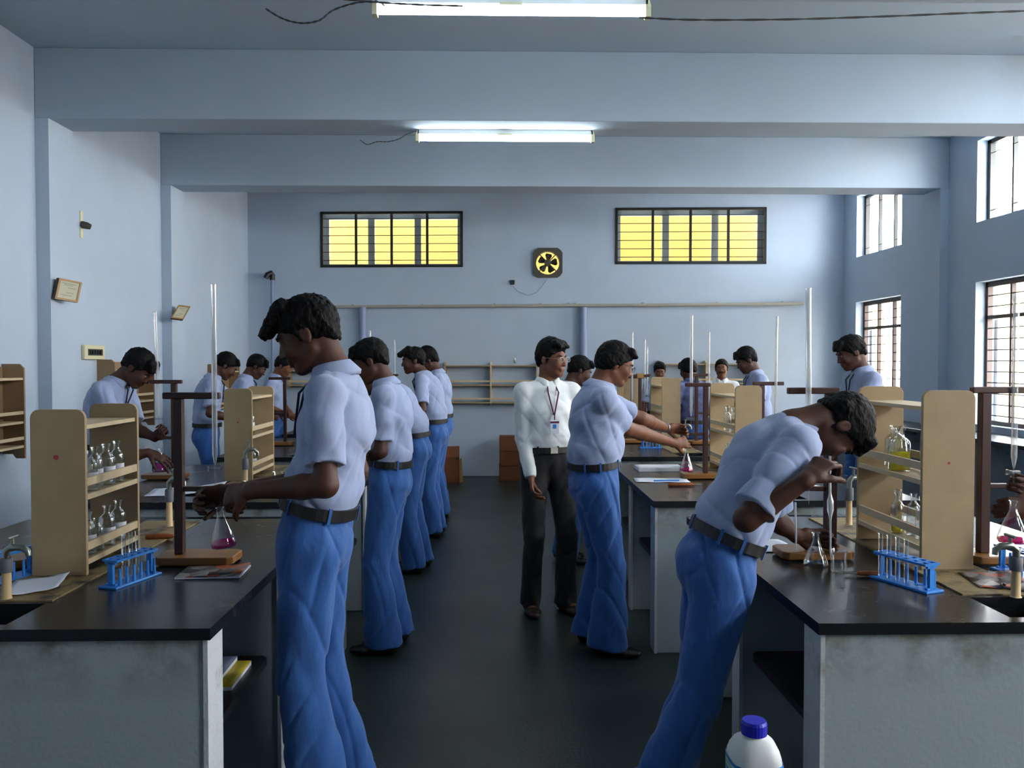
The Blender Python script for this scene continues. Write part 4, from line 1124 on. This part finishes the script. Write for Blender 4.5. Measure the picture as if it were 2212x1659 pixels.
burette(1.895, 3.0, 1.80, 1.075, 'burette in front of the window at the right edge of the picture', r=.0105)
stand(1.33, 5.24, 'dark wooden burette stand held by the man with glasses at right', -1, H=.58, bw_=.22, bar=(-.03, .13), clampl=.1, post=.019)
burette(1.238, 5.24, 1.845, 1.12, 'tall burette above the hands of the man with glasses', r=.0095)
stand(1.72, 5.34, 'dark wooden burette stand right of the second right rack, behind the bent student', 1, H=.585, bar=(-.06, .14), post=.018)
burette(1.80, 5.32, 1.845, 1.10, 'burette right of the second right rack, against the back wall', r=.0095, lean=(0, .008))
stand(1.315, 7.55, 'dark burette stand with a pale wooden clamp above the arms of the man with glasses', -1, H=.60, bar=(-.09, .13), post=.018, light=True)
burette(1.235, 7.50, 1.82, 1.10, 'burette left of the stand with the pale clamp')
burette(1.43, 7.95, 1.77, 1.10, 'faint burette between the stand with the pale clamp and the hidden student')
stand(1.80, 7.42, 'dark burette stand in front of the student in the purple shirt', 1, H=.61, bar=(-.07, .12), post=.018)
burette(1.905, 7.40, 1.82, 1.10, 'burette in front of the moustached man, right of the purple shirt')
stand(1.62, 9.3, 'dark burette stand by the furthest right rack', 1, H=.58, bar=(-.05, .12), post=.015)
stand(1.31, 7.97, 'dark burette stand behind the one with the pale clamp', 1, H=.58, bw_=.2, bar=(-.05, .14), post=.014)
stand(-1.20, 9.3, 'dark burette stand by the furthest left rack', 1, H=.58, bar=(-.05, .12), post=.014)
burette(1.70, 9.3, 1.72, 1.1, 'short burette end showing behind the purple-shirted student')

# ---- test tube racks
def placed(px, py, z=ZT): return atZ(px, py, z)
p = placed(272, 1262); R1, pxs, w_, h_ = tube_rack(p.x, p.y + .04, math.radians(72), 'bright blue test tube rack on the nearest left bench', L=.19)
def tubes_in(R_, pxs, w_, idx, row, label, grp, H=.13, z=ZT):
    for i in idx:
        v = Matrix.Translation(R_.location) @ Matrix.Rotation(R_.rotation_euler[2], 4, 'Z') @ Vector((pxs[i], row * w_ / 4, .009))
        test_tube(v.x, v.y, v.z, label, grp, H)
tubes_in(R1, pxs, w_, (2, 3, 4), 1, 'empty test tube in the blue rack on the nearest left bench', 'tubes in the left blue rack', .15)
p = placed(18, 1255); R0, pxs, w_, h_ = tube_rack(p.x - .02, p.y, math.radians(68), 'blue test tube rack cut by the left edge of the picture', L=.22, w=.07, h=.09)
p = placed(1965, 1268); R2, pxs, w_, h_ = tube_rack(p.x, p.y + .03, math.radians(112), 'bright blue test tube rack on the nearest right bench', L=.21, w=.065)
for i, row in ((0, 1), (1, 1), (2, 1), (3, 1)):
    pass
tubes_in(R2, pxs, w_, (2, 3, 4, 5), 1, 'empty test tube in the blue rack on the nearest right bench', 'tubes in the right blue rack', .145)
p = placed(2190, 1222); R3, pxs, w_, h_ = tube_rack(1.80, 2.82, math.radians(97), 'blue test tube rack at the right edge under the pink flask', L=.16)
tube_rack(1.33, 7.1, 0, 'small blue test tube rack far back under the arms of the man with glasses', L=.16)
# ---- taps
p = placed(15, 1296); tap(p.x, p.y, 'beige pipe tap cut by the left edge, beside the nearest left sink', 0, .15)
p = placed(330, 1148); tap(-1.45, 3.72, 'bench tap with a beige pipe just right of the big left rack', 0, .20)
tap(-1.42, 4.75, 'shiny bench tap in front of the second left rack', .4, .22)
tap(-1.43, 6.9, 'slim bench tap right of the second left rack', .3, .2)
p = placed(2182, 1296); tap(p.x + .03, p.y + .02, 'beige pipe tap at the right edge beside the nearest right sink', math.pi, .15)
tap(1.59, 3.70, 'bench tap with round dark head left of the large right rack', .2, .20)
tap(1.55, 6.85, 'bench tap behind the second right rack', 0, .2)
# ---- flasks
p = at(484, 1182, 2.80); flask((p.x, p.y, p.z), 'conical flask of pink solution swirled by the first student at left', R=.042, H=.135, liq='pink', level=.17, tilt=-.10)
p = at(346, 1019, 5.16); flask((p.x, p.y, p.z), 'conical flask of violet solution held by the stooping student at left', R=.048, H=.15, liq='violet', level=.36)
p = at(1483, 1019, 5.12); flask((p.x, p.y, p.z), 'conical flask with a thin pink layer below the hands of the man with glasses', R=.043, H=.14, liq='pink', level=.15)
p = at(2188, 1172, 2.83); flask((p.x, p.y, p.z), 'conical flask with a thin pink layer at the right edge', R=.050, H=.145, liq='pink', level=.10)
p = placed(1762, 1222); flask((p.x, p.y, ZT), 'empty conical flask standing beside the beaker on the nearest right bench', R=.043, H=.12, liq=None)
p = placed(1812, 1236); beaker(p.x, p.y, ZT, 'small clear beaker beside the empty flask on the nearest right bench', R=.027, H=.078)
beaker(-2.02, 3.0, ZT + .034, 'clear glass beaker at the left edge on the stand base', R=.03, H=.08)
p = placed(310, 1213); beaker(p.x, p.y, ZT, 'small clear beaker right of the left blue rack', R=.02, H=.05)
beaker(-1.36, 4.62, ZT, 'greenish glass beaker in front of the second left rack', R=.035, H=.08)
beaker(-1.30, 5.0, ZT, 'glass beaker under the second left rack', R=.035, H=.08)
# pipettes
def pipette(p0, p1, label, bulb=True):
    p0, p1 = Vector(p0), Vector(p1); L = (p1 - p0).length; q = (p1 - p0).to_track_quat('Z', 'Y').to_matrix().to_4x4()
    pr = [(.0006, 0), (.0028, .03), (.0035, L * .38)] + ([(.006, L * .42), (.0105, L * .47), (.0105, L * .56), (.006, L * .60)] if bulb else []) + [(.0035, L * .64), (.0035, L)]
    mb = MB(); mb.lathe([(r, z) for r, z in pr], 'burette', 12, q); o = mb.build('pipette', None, p0); return tag(o, label, 'pipette')
pipette(at(1794, 1205, 2.64), at(1793, 985, 2.64), 'glass pipette with a bulb held at the mouth of the bent student')
pipette(at(1720, 1190, 2.86), at(1718, 1085, 2.86), 'straight glass rod standing in front of the bent student', False)
mb = MB(); a, b = placed(318, 1216), placed(430, 1218); mb.tube([(a.x, a.y, ZT + .006), (b.x, b.y, ZT + .006)], .0035, 'burette', 8); tag(mb.build('glass_rod'), 'glass rod lying in front of the nearest left stand', 'rod')
# holders
p = placed(345, 1166); holder(p.x, p.y, ZT, .1, 'brown wooden tube holder right of the big left rack', L=.11, r=.014)
p = placed(1876, 1246); holder(p.x, p.y, ZT, 2.9, 'orange-brown wooden tube holder left of the right blue rack', L=.075, r=.011)
p = placed(1472, 1051); holder(p.x, p.y, ZT, .05, 'brown wooden tube holder in front of the stand of the man with glasses', L=.16, r=.011)
# papers and books
def cover(name, cols, scale=7):
    m = mat(name, cols[0], .5); nt = m.node_tree; tc = nt.nodes.new('ShaderNodeTexCoord'); v = nt.nodes.new('ShaderNodeTexVoronoi'); v.inputs['Scale'].default_value = scale
    r = nt.nodes.new('ShaderNodeValToRGB'); nt.links.new(tc.outputs['Object'], v.inputs[0]); nt.links.new(v.outputs['Color'], r.inputs[0]); nt.links.new(r.outputs[0], nt.nodes['Principled BSDF'].inputs[0])
    r.color_ramp.interpolation = 'CONSTANT'
    for i, c_ in enumerate(cols):
        el = r.color_ramp.elements[i] if i < 2 else r.color_ramp.elements.new(i / len(cols))
        el.position = i / len(cols); el.color = lin(c_)
    return m
M['mag'] = cover('colourful_magazine_cover', ['#3d2c26', '#8c857f', '#a4502c', '#5a5550', '#b0aaa4', '#2a3340'], 22)
p = placed(462, 1238); booklet(p.x, p.y, ZT + .0015, .06, .215, .165, .006, 'mag', 'worn colourful booklet lying before the nearest left stand', curl=.05)
M['nbblue'] = mat('pale_blue_notebook_cover', '#76849f', .5); M['nbyellow'] = mat('yellow_notebook_cover', '#b6a326', .5)
for i, (m_, lb, dx, z) in enumerate((('nbyellow', 'yellow-edged notebook on the lower shelf of the nearest left bench', .0, .4585), ('nbblue', 'pale blue notebook lying on the yellow one under the nearest left bench', -.05, .4745))):
    booklet(-.98 + dx, 2.88, z, .02, .20, .24, .014, m_, lb, 'notebook', 'notebook')
p = placed(1425, 1016); booklet(p.x, p.y + .03, ZT + .0015, .02, .31, .2, .022, 'paper', 'open white notebook on the second right bench below the glasses wearer', 'notebook', 'notebook')
p = placed(1425, 1038); sheet(p.x + .01, p.y, ZT, -.06, .33, .18, 'white sheet with a blue pen lying at the front of the second right bench')
mb = MB(); q = placed(1440, 1041); mb.tube([(q.x - .08, q.y, ZT + .008), (q.x + .08, q.y + .01, ZT + .008)], .004, 'blueplastic', 8); tag(mb.build('pen'), 'blue pen lying on the white sheet of the second right bench', 'pen')
p = placed(1660, 1180); sheet(1.03, 3.28, ZT, .1, .30, .22, 'white paper under the arms of the bent student')
sheet(-1.75, 4.75, ZT, .2, .4, .3, 'white paper on the second left bench behind the big left rack', sag=.03)
sheet(-1.15, 4.6, ZT, -.1, .3, .21, 'open paper on the front of the second left bench beside the tap')
sheet(1.75, 4.9, ZT, .3, .3, .25, 'white paper on the second right bench behind the bent student')
sheet(2.05, 2.95, ZT, .2, .26, .22, 'white paper on the nearest right bench behind the stand at the edge')
for x, y, r, lb in ((-1.49, 2.72, .3, 'torn newspaper scrap on the ledge before the big left rack'), (1.66, 2.72, -.2, 'torn newspaper scrap on the ledge right of the large right rack')):
    sheet(x, y, ZT + .006, r, .16, .2, lb, 'newspaper_scrap', .015, M['mag'] if x > 0 else 'paper')
mb = MB()
rr = random.Random(4); P = [(1.66 + .02 * rr.random() + .035 * math.cos(a), 2.62 + .05 * math.sin(a), ZT + .012 + .003 * math.sin(3 * a)) for a in np.linspace(0, 9.0, 40)]
mb.tube(P, .003, 'black', 6); tag(mb.build('wire_coil'), 'loop of dark wire on the ledge in front of the large right rack', 'wire')
mb = MB(); mb.lathe([(.02, 0), (.034, .012), (.036, .05), (.03, .052), (.028, .014), (.001, .012)], 'rubber', 16); o = mb.build('crucible', None, (-1.33, 6.55, ZT)); tag(o, 'brownish bowl beside the slim tap on the third left bench', 'bowl')
# ---- foreground bottle
T0 = at(1629, 1556, 1.62)
e = empty('plastic_bottle', (T0.x, T0.y, T0.z - .335), 0, 'large white plastic bottle with a blue cap in the foreground', 'bottle')
def sq_lathe(prof, m, seg=28, pw=3.2):
    vs = []; fs = []; n = len(prof)
    for r, z, k in prof:
        for i in range(seg):
            a = 2 * math.pi * i / seg; c_, s_ = math.cos(a), math.sin(a); q = (abs(c_) ** (2 + k) + abs(s_) ** (2 + k)) ** (-1 / (2 + k)); vs.append((r * q * c_, r * q * s_, z))
    for i in range(n - 1):
        for j in range(seg): fs.append((i * seg + j, i * seg + (j + 1) % seg, (i + 1) * seg + (j + 1) % seg, (i + 1) * seg + j))
    mb = MB(); mb.add(vs, fs, m, True); return mb
sq_lathe([(.001, 0, 2), (.044, .001, 2), (.049, .006, 2), (.0495, .10, 2), (.0495, .255, 2), (.0485, .268, 1.6), (.045, .282, 1.2), (.038, .296, .6), (.028, .304, 0), (.022, .307, 0), (.0215, .316, 0)], 'white').build('bottle_body', e)
sq_lathe([(.0502, .03, 2), (.0502, .262, 2)], M.setdefault('drumlabel', mat('printed_bottle_label', '#cfdfe6', .4))).build('printed_label', e)
sq_lathe([(.0506, .256, 2), (.0506, .263, 2)], 'blueplastic').build('blue_stripe', e); M['stripegreen'] = mat('green_label_stripe', '#7fae6a', .4)
sq_lathe([(.0506, .248, 2), (.0506, .252, 2)], 'stripegreen').build('green_stripe', e)
sq_lathe([(.0506, .228, 2), (.0506, .243, 2)], M.setdefault('stripecyan', mat('cyan_label_stripe', '#3f97b5', .4))).build('cyan_stripe', e)
M['capblue'] = mat('deep_blue_cap_plastic', '#1c1fb4', .4)
mb = MB(); n_ = 48; pr = [(.0245, .309), (.0248, .330), (.0225, .336), (.001, .336)]
vs = []; fs = []
for r, z in pr:
    for i in range(n_): a = 2 * math.pi * i / n_; rr_ = r * (1 + (.018 if i % 2 else 0) * (r > .024)); vs.append((rr_ * math.cos(a), rr_ * math.sin(a), z))
for i in range(len(pr) - 1):
    for j in range(n_): fs.append((i * n_ + j, i * n_ + (j + 1) % n_, (i + 1) * n_ + (j + 1) % n_, (i + 1) * n_ + j))
mb.add(vs, fs, 'capblue', False); mb.build('screw_cap', e)
# low stand that carries the foreground bottle
so = MB(); zb = T0.z - .335
e2 = empty('wooden_stool', (T0.x, T0.y, 0), .2, 'plain wooden stool under the foreground bottle, below the picture', 'stool')
MB().box((-.16, -.16, zb - .03), (.16, .16, zb), 'woodlight').build('seat', e2, bevel=.005)
for sx in (-1, 1):
    for sy in (-1, 1): MB().box((sx * .13 - .018, sy * .13 - .018, 0), (sx * .13 + .018, sy * .13 + .018, zb - .03), 'woodlight').build('leg', e2)

# ------------------------------------------------------------------ racks and shelves on the walls, boxes
def wall_rack(y0, y1, z0, z1, d, label):
    e = empty('wall_rack', (XL, (y0 + y1) / 2, z0), 0, label, 'shelf'); hy = (y1 - y0) / 2; h = z1 - z0; t = .018
    for s_ in (-1, 1):
        pl = [(0, .0), (.05, 0), (.07, .03), (d, .03)] if 0 else [(0, .03), (d * .45, .03), (d * .6, 0), (d, 0), (d, h - .03), (d - .03, h), (0, h)]
        mb = MB(); ya, yb = (-hy, -hy + t) if s_ < 0 else (hy - t, hy); mb.prism(pl, ya, yb, 'plybrown'); mb.build('side_board', e, bevel=.001)
    for f_ in (.115, .37, .83): MB().box((.002, -hy + t, h * f_), (d - .006, hy - t, h * f_ + .016), 'plyedge').build('shelf', e)
    for f_ in (.20, .47): MB().box((d - .014, -hy + t, h * f_), (d - .004, hy - t, h * f_ + .022), 'plyedge').build('rail', e)
    MB().box((0, -hy + t, .05), (.006, hy - t, h - .02), 'plybrown').build('back_board', e)
    return e
wall_rack(5.0, 5.80, .89, 1.54, .15, 'brown wall rack cut by the left edge of the picture')
wall_rack(7.15, 7.98, .955, 1.575, .15, 'brown wall rack behind the stooping student on the left wall')
wall_rack(9.87, 10.65, .93, 1.53, .14, 'wall rack beside the two heads near the back left corner')
def back_shelf(x0, x1, ytop, ybot, label, mids=(.48,), ups=2):
    u0, z1 = bw(x0, ytop); u1, z0 = bw(x1, ybot); e = empty('wall_shelf', MBW @ Vector(((u0 + u1) / 2, 0, z0)), 0, label, 'shelf')
    T = Matrix.Translation(-(MBW @ Vector(((u0 + u1) / 2, 0, z0)))) @ MBW; h = z1 - z0; t = .02; d = .15
    n_ = ups
    for i in range(n_ + 1):
        u = u0 + (u1 - u0 - t) * i / n_
        mb = MB(); mb.prism([(.0, z0 + .0), (d * .6, z0 - .0), (d, z0 + .04), (d, z1 - .03), (d - .04, z1), (0, z1)], u, u + t, 'plyedge' if 0 < i < n_ else 'ply', 'x', T); mb.build('upright', e)
        if i < n_:
            ua, ub = u + t, u0 + (u1 - u0 - t) * (i + 1) / n_
            for f_ in (.06, .46, .90):
                MB().box((ua, .002, z0 + h * f_), (ub, d - .005, z0 + h * f_ + .016), 'ply', T).build('shelf_board', e)
                if f_ < .8: MB().box((ua, d - .016, z0 + h * f_ + .05), (ub, d - .008, z0 + h * f_ + .075), 'plyedge', T).build('rail', e)
    return e
back_shelf(962, 1161, 782, 876, 'double wall shelf on the back wall right of the aisle students')
back_shelf(1420, 1622, 779, 872, 'double wall shelf on the back wall behind the three far heads at right')
back_shelf(628, 740, 760, 838, 'wall shelf on the back wall behind the first student', ups=1)
bottle(bwp(1112, 785, .08) , 'tiny dark bottle standing on top of the back wall shelf', .018, .10, 'paleliq', .5, False, 0)
def carton(x, y, rz, sx, sy, sz, label, open_=False, z=0):
    e = empty('cardboard_box', (x, y, z), rz, label, 'box'); t = .006
    mb = MB()
    for lo, hi in (((-sx / 2, -sy / 2, 0), (sx / 2, sy / 2, t)), ((-sx / 2, -sy / 2, 0), (-sx / 2 + t, sy / 2, sz)), ((sx / 2 - t, -sy / 2, 0), (sx / 2, sy / 2, sz)), ((-sx / 2, -sy / 2, 0), (sx / 2, -sy / 2 + t, sz)), ((-sx / 2, sy / 2 - t, 0), (sx / 2, sy / 2, sz))): mb.box(lo, hi, 'carton')
    if not open_: mb.box((-sx / 2, -sy / 2, sz - t), (sx / 2, sy / 2, sz), 'carton')
    mb.build('box_body', e)
    if open_:
        mb = MB(); mb.add([(-sx / 2, sy / 2, sz), (sx / 2, sy / 2, sz), (sx / 2, sy / 2 + .04, sz + .14), (-sx / 2 + .02, sy / 2 + .05, sz + .12), (-sx / 2, sy / 2 - .004, sz), (sx / 2, sy / 2 - .004, sz), (sx / 2, sy / 2 + .036, sz + .14), (-sx / 2 + .02, sy / 2 + .046, sz + .12)], [(0, 1, 2, 3), (7, 6, 5, 4), (2, 6, 7, 3), (0, 3, 7, 4), (1, 5, 6, 2)], 'carton'); mb.build('back_flap', e)
        mb = MB(); mb.add([(sx / 2, -sy / 2, 0), (sx / 2, -sy / 2, sz), (sx / 2 + .03, -sy / 2 - .03, sz + .03), (sx / 2 + .05, -sy / 2 - .02, .02), (sx / 2 - .004, -sy / 2 + .004, 0), (sx / 2 - .004, -sy / 2, sz), (sx / 2 + .026, -sy / 2 - .026, sz + .03), (sx / 2 + .046, -sy / 2 - .016, .02)], [(0, 1, 2, 3), (7, 6, 5, 4), (2, 1, 5, 6), (3, 2, 6, 7)], 'cartonlight'); mb.build('torn_side_flap', e)
    return e
carton(-.78, 10.85, .04, .62, .35, .30, 'open brown cardboard box with torn flap on the floor at the back', True)
carton(.22, 11.0, 0, .34, .3, .20, 'bottom brown carton of the stack behind the man in white')
carton(.22, 11.0, .03, .32, .3, .19, 'middle brown carton of the stack behind the man in white', z=.20)
carton(.215, 11.0, -.02, .32, .28, .19, 'top brown carton of the stack behind the man in white', z=.39)
# ------------------------------------------------------------------ the people
PI = math.pi
def V(px, py, Y): return tuple(at(px, py, Y))
def X_(px, Y): return at(px, 900, Y).x
# A: first student, left of the aisle, facing the left bench
person('tall student at left front in pale blue shirt looking down at a pink flask', (-.607, 2.80), PI, H=1.775, hp=27, neck=24, lean=(-12, -12, 0), h=.005, quiff=1, fringe=.3, detail=True, lids=.001,
       L=dict(e=V(703, 1048, 2.555), w=V(540, 1060, 2.62), fwd=(-1, .45, -.25), palm=(.1, .8, -.6), curl=(.75, .75, .8, .8, .7)),
       R=dict(e=(-.50, 3.02, 1.16), w=V(500, 1062, 2.95), fwd=(-1, -.15, -.15), palm=(0, -.7, -.3), curl=.7), feet=((-.05, .09), (-.10, -.10)), footyaw=(5, -8), flare=1.08, seed=1)
# B: second student, left
person('second student on the left in pale blue shirt, arms folded at the bench', (-.575, 4.50), PI, H=1.675, hp=25, neck=25, lean=(-4, 0, 8), h=.007, fringe=1, detail=True, lids=.002,
       L=dict(e=V(822, 975, 4.34), w=V(790, 1000, 4.52), fwd=(-.3, 1, 0), palm=(1, .2, 0), curl=.6), R=dict(w=(-.72, 4.45, 1.08), fwd=(-.2, -1, 0), palm=(1, 0, 0), curl=.6), feet=((.02, .09), (-.02, -.12)), flare=1.1, seed=2)
# C, D, E
person('student bending over the third left bench, back to the aisle', (-.60, 6.2), PI, H=1.68, hp=50, neck=62, lean=(4, 28, 42), h=.009, fringe=.8,
       L=dict(w=(-.86, 6.0, 1.0)), R=dict(w=(-.9, 6.3, 1.0)), feet=((.0, .1), (-.04, -.12)), footyaw=(0, 0), seed=3)
person('student with swept-up hair bending beyond the third left bench', (-.545, 7.45), PI * .97, H=1.70, hp=8, neck=45, hyaw=18, lean=(2, 10, 22), h=.009, quiff=1, fringe=.2,
       L=dict(w=(-.85, 7.2, 1.02)), R=dict(w=(-.9, 7.5, 1.02)), seed=4)
person('student with spiky hair standing furthest along the left benches', (-.545, 8.35), PI, H=1.69, hp=30, neck=22, lean=(0, 3, 8), h=.01, hairup=.02, fringe=.2,
       L=dict(w=(-.82, 8.2, 1.05)), R=dict(w=(-.85, 8.4, 1.05)), seed=5)
# F: stooping in the left aisle
person('stooping student in the left-hand aisle holding a violet flask', (-2.50, 5.30), -.05, H=1.70, hp=45, neck=52, lean=(0, 14, 26), h=.007, fringe=1, lids=.001,
       L=dict(e=(-2.30, 5.38, 1.12), w=V(335, 945, 5.34), fwd=(.6, -.1, .5), palm=(0, -1, .1), curl=.75),
       R=dict(e=V(280, 985, 5.12), w=V(322, 978, 5.14), fwd=(1, .1, -.45), palm=(-.2, .6, -.8), curl=(.25, .3, .3, .35, .4), spread=1), seed=6, lany='navy')
# Q, R, S
person('student with round black hair in the left-hand aisle, back to us', (-2.53, 7.35), .35, H=1.66, hp=38, neck=35, lean=(0, 4, 14), h=.009, fringe=.4, R=dict(w=(-2.2, 7.2, 1.05)), L=dict(w=(-2.1, 7.5, 1.05)), seed=7)
person('student half hidden behind the second left rack, fringe over his brow', (-2.47, 8.15), .2, H=1.64, hp=35, neck=30, lean=(0, 4, 12), h=.01, fringe=1, R=dict(w=(-2.2, 8.0, 1.05)), L=dict(w=(-2.15, 8.3, 1.05)), seed=8)
person('student far left facing right, working with both hands at a stand', (-2.42, 9.1), -.1, H=1.63, hp=28, neck=24, lean=(0, 4, 10), h=.01, skin='skin2', fringe=.5,
       R=dict(w=V(622, 895, 8.9), curl=.6), L=dict(w=V(640, 905, 9.2), curl=.6), seed=9)
# G: bent student, right front
person('student at right front bent low over the bench, pipette at his mouth', (.725, 2.80), 0, H=1.72, hp=88, neck=70, lean=(22, 27, 38), pf=.03, drop=.07, h=.005, fringe=.8, hairlen=.0, detail=True, lids=.001,
       R=dict(e=V(1612, 1122, 2.55), w=V(1742, 1036, 2.50), fwd=(.80, .35, .62), palm=(.6, .6, -.4), curl=(.6, .65, .7, .75, .6)),
       L=dict(e=(1.05, 3.10, .96), w=V(1722, 1158, 3.08), fwd=(1, -.1, -.05), palm=(.1, -1, -.2), curl=.5), feet=((-.12, .14), (-.24, -.10)), footyaw=(0, -5), flare=1.05, seed=10, build=1.02, slw=1.14)
# H: man with glasses
person('stout man with glasses in pale blue shirt reaching out to a burette', (.535, 4.47), 0.05, H=1.66, build=1.16, hp=22, neck=28, lean=(-4, 2, 10), belly=.035, h=.006, skin='skin2', glasses='black', fringe=.4, detail=True, watch=1, lids=.003, hairlen=.01,
       R=dict(e=V(1352, 925, 4.52), w=V(1455, 957, 4.85), fwd=(.9, .35, .02), palm=(0, 1, -.2), curl=(.3, .5, .6, .7, .5)),
       L=dict(e=V(1385, 905, 4.72), w=V(1440, 925, 5.02), fwd=(.95, .2, -.05), palm=(.2, -.9, -.3), curl=(.5, .6, .6, .6, .5)), feet=((-.0, .11), (.05, -.11)), footyaw=(0, -18), flare=1.2, seed=11, lany=None)
# I: man in white
person('man in long-sleeved white shirt and dark trousers with lanyard and glasses', (.325, 5.20), -PI / 2 + .28, H=1.665, build=1.04, hp=4, neck=8, hyaw=34, lean=(-2, 0, 3), h=.007, skin='skin2', shirt='shirtw', trous='trouserk', sleeve='long', glasses='steel', lany='red', card=True, detail=True,
       fringe=.15, hairup=.012, R=dict(e=V(1130, 945, 5.16), w=V(1147, 1030, 5.04), fwd=(.08, -.35, -1), palm=(1, -.1, 0), curl=.4), L=dict(e=(.62, 5.30, 1.12), w=(.58, 5.15, .9), curl=.4),
       feet=((.06, .10), (.02, -.12)), footyaw=(10, -8), seed=12, shoes='shoeb')
# J: behind the two men
person('student mostly hidden between the man in white and the man with glasses', (.54, 6.45), .1, H=1.60, hp=25, neck=25, lean=(0, 3, 9), h=.01, fringe=.5, L=dict(w=(.85, 6.6, 1.05)), R=dict(w=(.85, 6.4, 1.05)), seed=13)
# K, L, M, N, O
person('student whose face shows over the third right rack, looking down', (2.03, 10.3), -PI / 2 - .1, H=1.545, hp=18, neck=16, lean=(0, 3, 6), h=.009, skin='skin2', fringe=.3, seed=14)
person('student in a purple patterned shirt with arms raised, turned away', (1.98, 8.3), PI * .62, H=1.585, hp=25, neck=18, lean=(0, 2, 6), h=.009, shirt='shirtp', fringe=.9, hairlen=.012,
       L=dict(w=(1.82, 8.35, 1.25)), R=dict(w=(2.0, 8.5, 1.2)), seed=15, lany=None)
person('moustached man looking at us over the second right rack', (2.62, 9.6), -PI / 2 - .30, H=1.565, hp=2, neck=5, lean=(0, 0, 3), h=.008, skin='skin2', must=True, fringe=0, hairline=.012, shirt='shirtw', seed=16, lany=None)
person('curly-haired student facing left beyond the bent student', (2.51, 7.9), PI, H=1.69, hp=28, neck=22, lean=(0, 2, 8), h=.009, fringe=.7, hairup=.008, L=dict(w=(2.2, 7.7, 1.25), curl=.6), R=dict(w=(2.2, 7.9, 1.2)), seed=17)
person('student in the right-hand aisle facing left before the grilled window', (2.66, 5.92), PI, H=1.74, hp=24, neck=22, lean=(0, 2, 8), h=.007, fringe=.9, lids=.001, L=dict(w=(2.30, 5.75, 1.1), curl=.6), R=dict(w=(2.3, 6.0, 1.1)), seed=18)
# P: at the right edge, mostly outside the picture
person('person at the right edge of whom only the dark hands show', (2.46, 3.12), PI, H=1.70, hp=25, neck=25, lean=(0, 3, 10), h=.0065,
       L=dict(e=(2.20, 2.96, 1.06), w=V(2230, 1092, 2.98), fwd=(-1, 0, -.05), palm=(0, 1, -.3), curl=.65), R=dict(e=(2.22, 3.2, 1.10), w=V(2232, 1052, 3.06), fwd=(-1, -.05, .25), palm=(0, -1, 0), curl=.65), seed=19)
